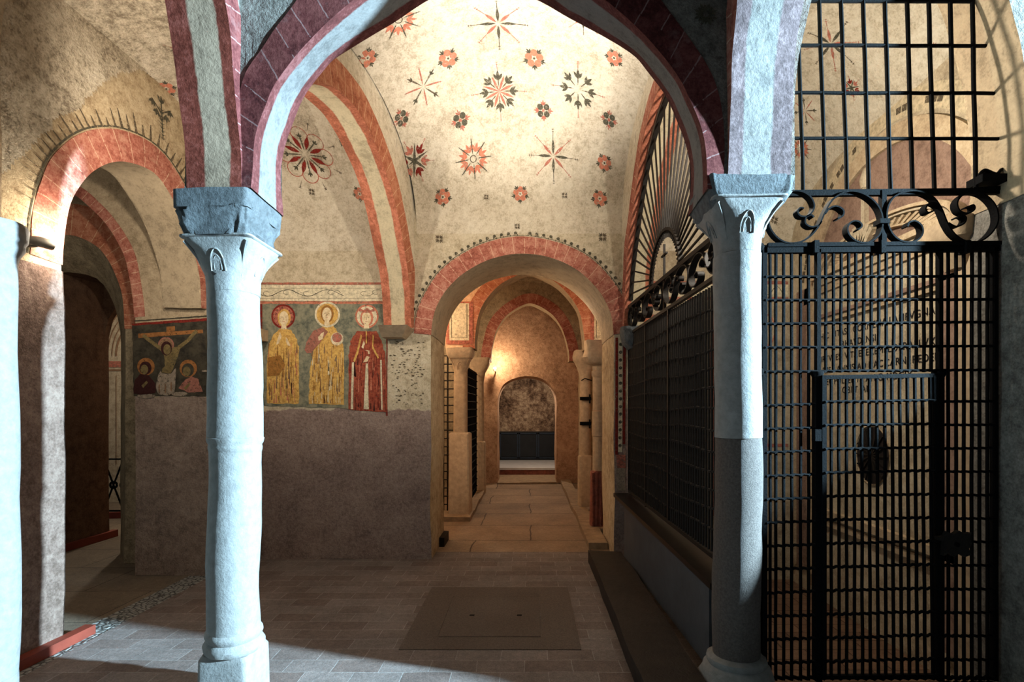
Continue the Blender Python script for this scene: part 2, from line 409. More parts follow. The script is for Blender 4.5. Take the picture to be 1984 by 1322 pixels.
class Vault:
    def __init__(s, xl, xr, y0, y1, Zb, Hm, He, pw=.9, fd=.06, bd=1.0):
        s.fd, s.bd = fd, bd; s.xl, s.xr, s.y0, s.y1, s.Zb, s.Hm, s.He, s.pw = xl, xr, y0, y1, Zb, Hm, He, pw
    def S(s, a, th):
        th = min(max(th, -.0), PI); ry = (s.y1 - s.y0) / 2; y = (s.y0 + s.y1) / 2 - ry * math.cos(th)
        k = (y - s.y0) / (s.y1 - s.y0)
        xl = s.xl[0] + (s.xl[1] - s.xl[0]) * k; xr = s.xr[0] + (s.xr[1] - s.xr[0]) * k
        He = s.He if not isinstance(s.He, tuple) else s.He[0 if a < .5 else 1]
        H = He + (s.Hm - He) * math.sin(PI * min(max(a, 0), 1)) ** .8
        sn = max(0, math.sin(th)) ** s.pw; dd = s.fd if th < PI / 2 else s.bd
        return Vector((xl + (xr - xl) * a, y, s.Zb + H * (1 - dd * (1 - sn))))
    def hit(s, px, py):
        A0, A1, T0, T1 = 0, 1, 0.02, PI - .02; best = None
        for it in range(6):
            best = None
            for i in range(25):
                for j in range(25):
                    a = A0 + (A1 - A0) * i / 24; t = T0 + (T1 - T0) * j / 24; p = s.S(a, t)
                    if p.y < .2: continue
                    d = (1023 + p.x / p.y * 1000 - px) ** 2 + (790 - (p.z - 1.5) / p.y * 1000 - py) ** 2
                    if t < PI / 3.2: d += 4000
                    if best is None or d < best[0]: best = (d, a, t)
            wa = (A1 - A0) / 8; wt = (T1 - T0) / 8
            A0, A1 = max(0, best[1] - wa), min(1, best[1] + wa); T0, T1 = max(.01, best[2] - wt), min(PI - .01, best[2] + wt)
        return best[1], best[2], best[0]
    def mapper(s, a, t):
        e = .01
        da = (s.S(a + e, t) - s.S(a - e, t)).length / (2 * e); dt = (s.S(a, t + e) - s.S(a, t - e)).length / (2 * e)
        def f(x, y, off=.003):
            a2 = a + x / da; t2 = t + -(y) / dt * -1
            # y up in the picture = towards the crown from the back wall
            t2 = t - y / dt
            p = s.S(a2, t2); u = s.S(a2 + e, t2) - p; v = s.S(a2, t2 + e) - p
            n = u.cross(v).normalized()
            if n.z > 0: n = -n
            return p + n * off
        return f

def petal(r0, r1, w, an, n=7, peak=.5):
    pts = []
    for i in range(n + 1):
        k = i / n; ww = w * math.sin(PI * k ** (math.log(.5) / math.log(peak))) ; pts.append((r0 + (r1 - r0) * k, ww / 2))
    for i in range(n - 1, 0, -1):
        k = i / n; ww = w * math.sin(PI * k ** (math.log(.5) / math.log(peak))); pts.append((r0 + (r1 - r0) * k, -ww / 2))
    c, s_ = math.cos(an), math.sin(an)
    return [(x * c - y * s_, x * s_ + y * c) for x, y in pts]
def disc(cx, cy, r, n=12, ry=None):
    return [(cx + r * math.cos(2 * PI * i / n), cy + (ry or r) * math.sin(2 * PI * i / n)) for i in range(n)]
def rect(x0, y0, x1, y1): return [(x0, y0), (x1, y0), (x1, y1), (x0, y1)]
def stroke(pts, w):
    L = outer(pts, w / 2); R = outer(pts, -w / 2); return [[L[i], L[i + 1], R[i + 1], R[i]] for i in range(len(pts) - 1)]
def motif(kind, R):
    o = []; A = PI / 2
    def ray(an, r0, r1, w, m, barb=True):
        o.append((petal(r0, r1, w, an), m))
        if barb:
            for q in (.75, .88):
                r = r0 + (r1 - r0) * q; c, s_ = math.cos(an), math.sin(an)
                o.append(([(r * c - s_ * R * .07, r * s_ + c * R * .07), (r * c + c * R * .02, r * s_ + s_ * R * .02), (r * c + s_ * R * .07, r * s_ - c * R * .07), (r * c - c * R * .02, r * s_ - s_ * R * .02)], m))
    def tri(an, r, l, m):
        c, s_ = math.cos(an), math.sin(an)
        for d in (-.6, 0, .6):
            pp = petal(0, l * (1 if d == 0 else .8), l * .3, an + d); o.append(([(x + r * c, y + r * s_) for x, y in pp], m))
    if kind == 'S8':
        for k in range(8):
            an = A + k * PI / 4; m = P_dk if k % 2 == 0 else P_red
            o.append((petal(R * .08, R * (.75 if k % 2 == 0 else .7), R * .13, an), m)); ray(an, R * .5, R * 1.25, R * .03, P_thin if k % 2 == 0 else P_red)
    elif kind == 'R5':
        for k in range(5):
            an = A + k * 2 * PI / 5; c, s_ = math.cos(an), math.sin(an)
            o.append((disc(c * R * .5, s_ * R * .5, R * .31), P_or)); tri(an + PI / 5, R * .55, R * .5, P_dk)
        o.append((disc(0, 0, R * .1), P_dk))
    elif kind == 'Q4':
        for k in range(4):
            an = A * .6 + k * PI / 2; c, s_ = math.cos(an), math.sin(an)
            o.append((disc(c * R * .5, s_ * R * .5, R * .33), P_dk)); tri(an + PI / 4, R * .5, R * .6, P_red)
        o.append((disc(0, 0, R * .18), P_red))
    elif kind in ('T8', 'T8b'):
        for k in range(8):
            an = A + k * PI / 4
            if k % 2 == 0 or kind == 'T8b' or True: tri(an, R * .55, R * .5, P_dk); o.append((petal(R * .2, R * .7, R * .06, an), P_thin))
            if kind == 'T8': o.append((petal(0, R * .85, R * .13, an + PI / 8), P_red))
        for k in range(4): ray(k * PI / 2, R * .9, R * 1.5, R * .03, P_red)
    elif kind == 'V8':
        for k in range(8):
            an = A + k * PI / 4; ray(an, R * .05, R * 1.1, R * .09, P_red if k % 2 == 0 else P_thin)
            if k % 2: tri(an, R * .7, R * .3, P_dk)
    elif kind == 'D8':
        for k in range(3): o.append((petal(-R * .95, R * .95, R * .17, A * .75 + k * PI / 3), P_dk))
        for k in range(6): tri(A * .75 + PI / 6 + k * PI / 3, R * .4, R * .6, P_dred if k % 2 else P_red)
        for k in range(6): ray(A * .75 + PI / 6 + k * PI / 3, R * .8, R * 1.3, R * .03, P_red)
    elif kind == 'W8':
        for q in stroke(disc(0, 0, R * .17, 14) + [(R * .17, 0)], R * .05): o.append((q, P_thin))
        for k in range(8):
            an = A + k * PI / 4; c, s_ = math.cos(an), math.sin(an); o.append((petal(R * .2, R * 1.1, R * .07, an), P_dk))
            for q in (.35, .47, .59, .71, .83, .95):
                o.append(([(R * q * c - s_ * R * .06, R * q * s_ + c * R * .06), (R * (q + .03) * c, R * (q + .03) * s_), (R * q * c + s_ * R * .06, R * q * s_ - c * R * .06)], P_dk))
            tri(an + PI / 8, R * .35, R * .5, P_or)
    elif kind == 'X4':
        for k in range(4): tri(PI / 4 + k * PI / 2, R * .15, R * .8, P_thin)
    elif kind == 'X8':
        for k in range(8): tri(PI / 8 + k * PI / 4, R * .2, R * .8, P_dk)
    elif kind == 'BIG':
        for k in range(8):
            an = A + k * PI / 4; c, s_ = math.cos(an), math.sin(an); ray(an, R * .1, R * .75, R * .05, P_dk); tri(an, R * .62, R * .2, P_dk)
            o.append((petal(R * .2, R * .75, R * .16, an + PI / 8), P_dred))
            ca, sa = R * .72 * c, R * .72 * s_
            pts = [(ca + R * .30 * math.cos(an - 1.75 + 3.5 * i / 12), sa + R * .30 * math.sin(an - 1.75 + 3.5 * i / 12)) for i in range(13)]
            for q in stroke(pts, R * .035): o.append((q, P_red))
            ray(an + PI / 8, R * 1.0, R * 1.35, R * .025, P_thin)
    elif kind == 'PLANT':
        for q in stroke([(0, -R), (0, R * .9)], R * .07): o.append((q, P_dk))
        for z in range(9):
            y = -R + z * R * .17
            for s_ in (-1, 1): o.append(([(0, y), (s_ * R * .22, y + R * .12), (0, y + R * .06)], P_dk))
        for s_ in (-1, 1):
            for h in (.75, .4):
                pts = [(s_ * R * .6 * math.sin(a) * h / .75, R * (h - .5) + R * .42 * math.sin(a * 1.0)) for a in [i * .26 for i in range(9)]]
                for q in stroke(pts, R * .07): o.append((q, P_dk))
                ex, ey = pts[-1]
                for d in (-.7, 0, .7): o.append(([(x + ex, y + ey) for x, y in petal(0, R * .32, R * .13, -PI / 2 + d + s_ * .3)], P_dk))
        for d in (-.6, 0, .6): o.append(([(x, y + R * .7) for x, y in petal(0, R * .4, R * .14, PI / 2 + d)], P_dk))
    return o
def add_motifs(mb, V, lst):
    for (k, px, py, r) in lst:
        a, t, d = V.hit(px, py); p = V.S(a, t); f = V.mapper(a, t); R = r * p.y / 1000 * .88
        rot = random.uniform(-.12, .12)
        for i, (pg, m) in enumerate(motif(k, R)):
            pg = [(x * math.cos(rot) - y * math.sin(rot), x * math.sin(rot) + y * math.cos(rot)) for x, y in pg]
            mb.poly([f(x, y, .0025 + .0002 * (i % 6)) for x, y in pg], m)
def plane_motif(mb, fr, t, kind, u, z, R):
    for i, (pg, m) in enumerate(motif(kind, R)): mb.poly([fr(u + x, t - .0002 * (i % 6), z + y) for x, y in pg], m)

# ================================================================== THE SETTING
ALL = (1, 1, 1); XZ = (1, 0, 1); YZ = (0, 1, 1)
def px_at(Y):  # scale helper: wall coordinates at distance Y
    return lambda x, y: ((x - 1023) * Y / 1000, 1.5 - (y - 790) * Y / 1000)
frY = lambda y0: (lambda u, t, z: (u, y0 + t, z))

# ---- curves
CF = sym(-.235, [(1.11, 2.56), (1.09, 2.80), (1.02, 3.0), (.955, 3.12), (.81, 3.30), (.57, 3.51), (.27, 3.72), (0, 3.80)])
CF2 = sym(-.235, [(1.115, 2.56), (1.12, 2.86), (1.02, 3.16), (.88, 3.36), (.765, 3.46), (.5, 3.63), (.27, 3.76), (0, 3.83)])
CFO = sym(-.235, [(1.18, 2.56), (1.18, 2.86), (1.13, 3.10), (1.03, 3.27), (.90, 3.44), (.66, 3.74), (.33, 3.98), (0, 4.10)])
CL = catmull([(-2.90, 2.45), (-2.90, 3.2), (-2.86, 3.75), (-2.6, 4.1), (-2.2, 4.12), (-1.90, 3.80), (-1.74, 3.52), (-1.665, 3.25), (-1.66, 2.56)], 8)
CR = sym(1.853, [(.577, 2.55), (.57, 2.95), (.53, 3.3), (.44, 3.65), (.25, 3.95), (0, 4.1)])
CA = catmull([(.43, 2.40), (.45, 2.70), (.52, 2.93), (.68, 3.14), (.90, 3.29), (1.16, 3.33), (1.37, 3.20), (1.55, 2.98), (1.67, 2.70), (1.71, 2.38)], 6)
CLAT = catmull([(.02, 2.56), (.06, 3.0), (.25, 3.38), (.55, 3.62), (.87, 3.71), (1.17, 3.69), (1.58, 3.50), (1.90, 3.12), (2.12, 2.72), (2.22, 2.28)], 6)
CLATR = catmull([(.02, 2.60), (.05, 3.0), (.2, 3.42), (.5, 3.72), (.85, 3.83), (1.17, 3.80), (1.56, 3.56), (1.88, 3.14), (2.10, 2.72), (2.20, 2.25)], 6)
CP = catmull([(-.055 - .905 * math.cos(a), 2.22 + .80 * math.sin(a)) for a in [PI * k / 12 for k in range(13)]], 4)

# ---- front arcade wall
mb = MB(ALL)
low = [(-4.5, 0), (-2.96, 0), (-2.96, 2.45), (-2.90, 2.45)] + CL[1:] + [(-1.35, 2.56)] + CF2[1:] + [(1.275, 2.60)] + CR[1:] + [(2.43, -.2), (3.8, -.2)]
arcade(mb, frY(2.5), low, 4.9, 0, .33, M['front'])
mb.build('wall_arcade', kind='structure')
fr = frY(2.5)
arch_obj('arch', fr, CF, .23, 0, .33, M['ringdk'], M['sof_f'], out0=CFO, back=CF2, label='large round arch in the foreground centre with dark red voussoir band', group='painted arches')
arch_obj('arch', fr, CL, .16, 0, .33, M['front'], M['sof_p'], 'plain narrow arch at top left between the two bluish columns', 'painted arches')
arch_obj('arch', fr, CR, .12, 0, .33, M['front'], M['sof_p'], 'plain tall arch at top right holding the barred iron screen', 'painted arches')

# ---- central bay: side arcades
f_l, _ = frame_of((-1.395, 2.83), (-1.125, 5.1)); f_r, _ = frame_of((.98, 2.83), (.93, 5.1))
mb = MB(ALL)
arcade(mb, f_l, [(0, 2.56)] + CLAT + [(2.29, 2.28)], 4.45, 0, .27, M['vault'])
mb.build('wall_left_arcade', kind='structure')
mb = MB(ALL)
arcade(mb, f_r, [(0, 2.60)] + CLATR + [(2.29, 2.25)], 4.45, 0, -.26, M['vault'])
mb.build('wall_right_arcade', kind='structure')
arch_obj('arch', f_l, CLAT, .20, 0, .27, M['ringor'], M['sof_l'], 'orange-banded side arch between the left column and the wall of three painted saints', 'painted arches')
arch_obj('arch', f_r, CLATR, .16, 0, -.26, M['ringred'], M['sof_l'], 'pink-banded side arch filled by the iron fan grille', 'painted arches')

# ---- arches of the near bay, rising towards the camera
def near_curve(zs):
    return catmull([(.0, zs), (.03, 2.9), (.10, 3.3), (.28, 3.62), (.6, 3.9), (1.1, 4.05), (1.6, 3.9), (1.95, 3.55), (2.15, 3.1), (2.2, zs)], 6)
fnl, _ = frame_of((-1.39, 2.5), (-1.39, .2)); fnr, _ = frame_of((.97, 2.5), (.97, .2))
for f_, t1, zs, nm in ((fnl, -.26, 2.56, 'wall_near_left'), (fnr, .285, 2.60, 'wall_near_right')):
    mb = MB(ALL); arcade(mb, f_, [(-.02, zs)] + near_curve(zs) + [(2.3, zs)], 4.9, 0, t1, M['front']); mb.build(nm, kind='structure')
arch_obj('arch', fnl, near_curve(2.56), .13, 0, -.26, M['ringdk'], M['sof_n'], 'cream and red painted arch springing up from the left foreground capital', 'painted arches')
arch_obj('arch', fnr, near_curve(2.60), .13, 0, .285, M['ringred'], M['sof_n2'], 'bluish white arch springing up from the right foreground capital', 'painted arches')

# ---- back wall with the passage
mb = MB(XZ)
low = [(-2.67, 0), (-.96, 0), (-.96, 2.22)] + CP[1:-1] + [(.85, 2.22), (.85, 0), (1.2, 0)]
arcade(mb, frY(5.1), low, 3.75, 0, .8, M['back'], M['wallc'], step=.12)
mb.build('wall_back', kind='structure')
arch_obj('arch', frY(5.1), CP, .165, 0, .8, M['ringred'], M['sof_p'], 'low wide red-banded arch over the central passage', 'painted arches', warpm=XZ)
# dotted fringe painted round the passage arch, twelve-petal marks on the wall
mb = MB(XZ); oc = outer(CP, .20); oc2 = outer(CP, .175)
for i in range(3, len(oc) - 3):
    if abs(oc[i][0] + .055) < .05: continue
    u, z = oc[i]; mb.poly([(u + x, 5.0935, z + y) for x, y in disc(0, 0, .016, 10)], P_dk)
    for dx in (-.016, .016):
        a, b = oc2[i]; mb.poly([(a + dx - .0035, 5.0935, b - .004), (a + dx + .0035, 5.0935, b - .004), (a + dx + .0035, 5.0935, b + .014), (a + dx - .0035, 5.0935, b + .014)], P_dk)
for q in stroke(oc2, .006): mb.poly([(u, 5.0940, z) for u, z in q], P_thin)
for (x, y, k, R) in ((850, 465, 'X4', .055), (1168, 460, 'X4', .06), (1002, 440, 'X4', .04)):
    u, z = px_at(5.1)(x, y); plane_motif(mb, frY(5.1), -.006, k, u, z, R)
# painted pilaster on the wall right of the passage
W5 = px_at(5.1)
def wpoly(mb, Wf, Y, pts, mat, k=0): mb.poly([(Wf(x, y)[0], Y - .0006 * k, Wf(x, y)[1]) for x, y in pts], mat)
for (x0, x1, y0, y1, m) in ((1192, 1197, 655, 880, P_dred), (1198, 1206, 660, 875, P_pale), (1207, 1212, 660, 860, P_dred), (1194, 1212, 880, 905, P_red), (1193, 1210, 905, 950, P_white)):
    wpoly(mb, W5, 5.093, rect(x0, y0, x1, y1), m)
for k in range(14): wpoly(mb, W5, 5.091, disc(1202, 668 + k * 15, 3.4, 8), P_dk)
mb.build('trim_1', kind='structure')

# ---- vaults
VC = Vault((-1.42, -1.10), (1.0, .95), 2.80, 5.1, 3.22, 1.30, .90)
VL = Vault((-3.0, -2.9), (-1.64, -1.38), 2.80, 5.1, 3.05, 1.15, .98)
VR = Vault((1.22, 1.17), (2.61, 2.61), 2.80, 5.1, 3.05, 1.20, (.98, .56), .9, -.25)
VN = Vault((-1.45, -1.45), (1.0, 1.0), -.1, 2.53, 3.6, 1.0, .75, .9, 0, .3)
def vault_obj(name, V, mat, nu=40, nv=56, motifs=(), matfn=None):
    mb = MB(); mb.grid(nu, nv, lambda a, b: V.S(a, b * PI), mat, matfn=matfn); add_motifs(mb, V, motifs); return mb.build(name, kind='structure')
vault_obj('ceiling', VC, M['vault'], motifs=[
    ('R5', 712, 112, 27), ('R5', 868, 113, 26), ('R5', 1035, 113, 26), ('R5', 1190, 112, 24), ('R5', 858, 382, 21), ('R5', 1008, 376, 20), ('R5', 1162, 385, 20), ('R5', 1171, 316, 20),
    ('Q4', 778, 229, 21), ('Q4', 892, 233, 21), ('Q4', 1053, 214, 20), ('Q4', 1180, 232, 20), ('T8', 967, 177, 42), ('T8b', 1120, 173, 42), ('V8', 820, 168, 42),
    ('S8', 965, 45, 56), ('S8', 1072, 303, 46), ('D8', 803, 312, 38), ('W8', 917, 308, 40), ('W8', 772, 38, 50), ('S8', 1130, 35, 40), ('X4', 942, 382, 8), ('X4', 1094, 379, 9)])
patch = [(-30, -40), (250, -60), (309, 60), (300, 90), (285, 128), (240, 160), (215, 190), (150, 212), (110, 240), (60, 290), (10, 350), (-40, 380)]
pp = []
for q in patch:
    a, t, d = VL.hit(*q); p = VL.S(a, t); pp.append((a, t))
def inside(a, t, P):
    c = False; n = len(P)
    for i in range(n):
        (x1, y1), (x2, y2) = P[i], P[i - 1]
        if (y1 > t) != (y2 > t) and a < (x2 - x1) * (t - y1) / (y2 - y1) + x1: c = not c
    return c
def patchfn(a, b):
    w = noise.noise(Vector((a * 9, b * 9, 2))) * .05
    p = VL.S(a, b * PI); px = 1023 + p.x / max(p.y, .1) * 1000; py = 790 - (p.z - 1.5) / max(p.y, .1) * 1000
    rough = (a < .62 + w + .25 * (1 - b)) and (p.z > 3.62 + (p.y - 3.3) * .1 + w) and b < .80
    return M['rough'] if rough else M['vault']
vault_obj('ceiling_left', VL, M['vault'], 70, 90, [('BIG', 592, 300, 58), ('R5', 697, 376, 17), ('X4', 604, 372, 10), ('S8', 345, 95, 24), ('R5', 322, 172, 22), ('X8', 243, 192, 16), ('X4', 665, 278, 12)], patchfn)
vault_obj('ceiling_right', VR, M['vault'], motifs=[('S8', 1610, 85, 52), ('S8', 1872, 112, 52), ('V8', 1560, 215, 28), ('D8', 1650, 170, 22), ('W8', 1552, 288, 26), ('X4', 1500, 426, 12), ('R5', 1545, 15, 16)])
vault_obj('ceiling_near', VN, M['front'], motifs=[])
# a dark flower painted on the front wall, top right
mb = MB(ALL); u, z = px_at(2.5)(1370, 32)
plane_motif(mb, frY(2.5), -.007, 'X8', u, z, .06); mb.build('trim_2', kind='structure')

# ---- left wall (arch A), left bays
f_a, La = frame_of((-2.96, 2.83), (-2.87, 4.6))
mb = MB(ALL)
arcade(mb, f_a, [(0, 0), (.43, 0)] + CA + [(La, 2.38)], 4.45, 0, .34, M['wallc'], M['sof_p'])
mb.build('wall_left', kind='structure')
mb = MB(ALL)
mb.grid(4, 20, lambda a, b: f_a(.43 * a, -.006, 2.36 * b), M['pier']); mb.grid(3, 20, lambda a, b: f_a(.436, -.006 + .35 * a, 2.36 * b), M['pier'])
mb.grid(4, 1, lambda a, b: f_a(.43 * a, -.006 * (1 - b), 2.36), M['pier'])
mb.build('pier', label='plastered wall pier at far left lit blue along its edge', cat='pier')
arch_obj('arch', f_a, CA, .20, 0, .34, M['ringred'], M['sof_p'], 'red-banded arch at far left springing above the blue-lit pier', 'painted arches')
mb = MB(ALL); oc = outer(CA, .215)
for q in stroke(oc, .012): mb.poly([f_a(u, -.004, z) for u, z in q], P_dk)
for i in range(4, len(oc) - 2):
    a, b = oc[i], outer(CA, .215 + random.uniform(.05, .15))[i]; dx = .006
    mb.poly([f_a(a[0] - dx * 2.2, -.0045, a[1]), f_a(a[0] + dx * 2.2, -.0045, a[1]), f_a(b[0] + dx * .6, -.0045, b[1]), f_a(b[0] - dx * .6, -.0045, b[1])], P_thin)
u0 = 1.25
for i, (pg, m) in enumerate(motif('PLANT', .16)): mb.poly([f_a(u0 + x, -.005 - .0002 * (i % 5), 3.78 + y) for x, y in pg], m)
mb.build('trim_3', kind='structure')
mb = MB(ALL)
def bare(x, y):
    u = La * x; z = 2.5 + 1.9 * y; w = noise.noise(Vector((u * 5, z * 5, 4))) * .07 + noise.noise(Vector((u * 19, z * 19, 1))) * .02
    lim = 2.72 + .30 * min(1, u / .2) if u < .2 else 3.02 + (u - .2) * 1.35
    return z > min(lim, 3.86 + (u - .75) * .5) + w
mb.grid(90, 100, lambda x, y: f_a(La * x, -.014, 2.5 + 1.9 * y), M['rough'], keep=bare)
mb.build('trim_6', kind='structure')
CB1 = sym(-4.325, [(.825, 2.30), (.80, 2.55), (.745, 2.82), (.645, 3.02), (.465, 3.24), (.25, 3.41), (0, 3.48)])
mb = MB(XZ)
arcade(mb, frY(4.6), [(-5.6, 0), (-5.15, 0)] + CB1 + [(-3.5, 0), (-2.67, 0)], 4.4, 0, .35, M['cruc'], M['grey'])
mb.grid(4, 26, lambda a, b: (-2.67, 4.6 + .5 * a, 4.2 * b), M['cruc'])
mb.build('wall_left_back', kind='structure')
arch_obj('arch', frY(4.6), CB1, .085, 0, .35, M['ringred'], M['grey'], 'thin red-edged arch beyond the far left arch, ending at the crucifixion painting', 'painted arches', warpm=XZ)
CB2 = sym(-4.43, [(.565, 2.25), (.53, 2.64), (.36, 2.98), (.15, 3.13), (0, 3.16)])
CB3 = catmull([(-4.83, 2.2), (-4.83, 2.84), (-4.72, 2.90), (-4.41, 2.82), (-4.24, 2.55), (-4.18, 2.25)], 8)
mb = MB(XZ)
arcade(mb, frY(4.95), [(-5.6, 0), (-4.995, 0)] + CB2 + [(-3.865, 0), (-3.3, 0)], 3.9, 0, .02, M['grey'], M['grey'], faces=(True, False))
def res(c, n):
    L = [0]
    for a, b in zip(c[:-1], c[1:]): L.append(L[-1] + math.dist(a, b))
    out = []
    for k in range(n + 1):
        s = L[-1] * k / n; i = max(j for j in range(len(L)) if L[j] <= s + 1e-9); i = min(i, len(c) - 2)
        q = (s - L[i]) / ((L[i + 1] - L[i]) or 1); out.append((c[i][0] + (c[i + 1][0] - c[i][0]) * q, c[i][1] + (c[i + 1][1] - c[i][1]) * q))
    return out
ra = res([(-4.995, 0)] + CB2 + [(-3.865, 0)], 60); rb = res([(-4.83, 0)] + CB3 + [(-4.18, 0)], 60)
mb.grid(60, 4, lambda x, y: (ra[round(x * 60)][0] * (1 - y) + rb[round(x * 60)][0] * y, 4.95 + .35 * y, ra[round(x * 60)][1] * (1 - y) + rb[round(x * 60)][1] * y), M['grey'])
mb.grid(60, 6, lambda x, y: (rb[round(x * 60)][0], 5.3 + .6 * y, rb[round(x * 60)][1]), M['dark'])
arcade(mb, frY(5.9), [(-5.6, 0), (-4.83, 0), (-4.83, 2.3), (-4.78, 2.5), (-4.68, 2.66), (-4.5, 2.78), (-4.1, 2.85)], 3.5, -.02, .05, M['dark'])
mb.build('wall_left_passage', kind='structure')
arch_obj('arch', frY(4.95), CB2, .30, 0, .03, M['ringor'], M['grey'], 'small orange voussoir arch over the dark doorway at far left', 'painted arches', warpm=XZ)
V2 = Vault((-5.3, -5.3), (-3.24, -3.16), 2.85, 4.62, 2.75, 1.05, .85, .9, .1, .16)
vault_obj('ceiling_far_left', V2, M['grey'], 20, 30)

# ---- chapel on the right
mb = MB(); C_X = 2.60
mb.wallbox((C_X, 2.83, -.2), (C_X + .15, 5.1, 4.3), M['chapel'], .3)
mb.wallbox((1.2, 5.1, -.2), (C_X, 5.25, 3.3), M['chapel'], .3)
mb.build('wall_chapel', kind='structure')
fc = lambda u, t, z: (C_X - t, u, z)       # u = world Y on the chapel's right wall, t out of the wall
def arcband(mb, c, r0x, r0z, r1x, r1z, zc, t, mat, a0=0, a1=PI, n=36):
    mb.grid(n, 2, lambda x, y: fc(c + (r0x + (r1x - r0x) * y) * math.cos(a0 + (a1 - a0) * x), t, zc + (r0z + (r1z - r0z) * y) * math.sin(a0 + (a1 - a0) * x)), mat)
mb = MB()
cY, zc = 3.78, 2.45
arcband(mb, cY, 0.001, .001, .90, .92, zc, .004, M['tymp'])
arcband(mb, cY, .90, .92, 1.03, 1.05, zc, .03, M['band'])
mb.grid(36, 1, lambda x, y: fc(cY + .90 * math.cos(PI * x), .004 + .026 * y, zc + .92 * math.sin(PI * x)), M['band'])
mb.grid(36, 1, lambda x, y: fc(cY + 1.03 * math.cos(PI * x), .0 + .03 * y, zc + 1.05 * math.sin(PI * x)), M['band'])
arcband(mb, cY, 1.06, 1.08, 1.20, 1.24, zc, .004, P_ltan)
for k in range(60):
    a = .1 + k * .05; 
    if random.random() < .35 or a > PI: continue
    arcband(mb, cY, 1.09, 1.12, 1.13 + random.uniform(-.02, .02), 1.165, zc, .006, P_thin, a, a + .042, 2)
# pediment mouldings
def mould(mb, y0, y1, z0, z1, t, mat): mb.box((C_X - t, y0, z0), (C_X + .002, y1, z1), mat, (1, 6, 1))
for z0, z1, t, m in ((2.62, 2.66, .09, M['band']), (2.56, 2.62, .06, M['chapel']), (2.50, 2.56, .04, M['band']), (2.28, 2.31, .05, M['tymp']), (2.31, 2.5, .02, M['chapel']), (2.24, 2.28, .03, M['band'])):
    mould(mb, 3.02, 4.60, z0, z1, t, m)
# curved broken pediment with flutes
for (r, w, t, m) in ((.62, .05, .07, M['band']), (.57, .03, .05, M['chapel']), (.38, .03, .05, M['band'])):
    mb.grid(30, 1, lambda x, y: fc(3.80 + (r + w * y) * 1.15 * math.cos(PI * x), t, 2.64 + (r + w * y) * .36 * math.sin(PI * x)), m)
    for q in (0, 1): mb.grid(30, 1, lambda x, y: fc(3.80 + (r + w * q) * 1.15 * math.cos(PI * x), t * y, 2.64 + (r + w * q) * .36 * math.sin(PI * x)), m)
mb.grid(30, 1, lambda x, y: fc(3.80 + (.40 + .2 * y) * 1.15 * math.cos(PI * x), .012, 2.64 + (.40 + .2 * y) * .36 * math.sin(PI * x)), M['chapel'])
for k in range(26):
    a = PI * (k + .5) / 26; c, s_ = math.cos(a), math.sin(a)
    mb.bar(fc(3.80 + .41 * 1.15 * c, .02, 2.64 + .41 * .36 * s_), fc(3.80 + .56 * 1.15 * c, .02, 2.64 + .56 * .36 * s_), .022, .02, M['band'])
# shell and finial in the middle
for k in range(-3, 4):
    a = PI / 2 + k * .28; mb.bar(fc(3.95, .05, 2.68), fc(3.95 + .20 * math.cos(a), .05, 2.68 + .22 * math.sin(a)), .05, .04, M['chapel'])
mb.box((C_X - .04, 3.93, 2.88), (C_X, 3.97, 3.25), M['chapel']); mb.loft(C_X - .02, 3.95, [(3.18, .03, .03, 2), (3.25, .035, .05, 2), (3.33, .01, .02, 2)], M['chapel'], 12)
# pilasters
mb.box((C_X - .05, 4.60, .0), (C_X, 4.72, 2.5), M['band'], (1, 1, 12)); mb.box((C_X - .03, 4.74, 0), (C_X, 4.94, 2.6), M['tymp'], (1, 1, 12)); mb.box((C_X - .05, 4.96, 0), (C_X, 5.02, 2.6), M['band'], (1, 1, 12))
mb.box((C_X - .05, 2.98, .0), (C_X, 3.20, 2.5), M['tymp'], (1, 1, 12))
mb.box((C_X - .14, 2.83, -.2), (C_X, 2.98, 2.45), M['tan'], (1, 1, 12)); mb.box((C_X - .05, 3.02, .56), (C_X, 4.62, .62), M['band'], (1, 8, 1)); mb.box((C_X - .03, 3.02, .48), (C_X, 4.62, .53), M['band'], (1, 8, 1))
mb.build('wall_monument', label='painted wall monument with curved pediment behind the iron gate', cat='wall monument')
def text_obj(name, body, size, mat, loc, rot, label=None, cat=None, group=None, align='CENTER'):
    cu = bpy.data.curves.new(name, 'FONT'); cu.body = body; cu.size = size; cu.align_x = align; cu.extrude = .001; cu.space_character = 1.1
    o = bpy.data.objects.new(name, cu); COL.objects.link(o); o.location = loc; o.rotation_euler = rot
    dg = bpy.context.evaluated_depsgraph_get(); me = bpy.data.meshes.new_from_object(o.evaluated_get(dg))
    bpy.data.objects.remove(o); me.materials.clear(); me.materials.append(mat); o = bpy.data.objects.new(name, me); COL.objects.link(o); o.location = loc; o.rotation_euler = rot
    return tag(o, label, cat, group)
ins = thing('inscription', 'faded Latin inscription lettered on the chapel wall behind the gate', 'inscription')
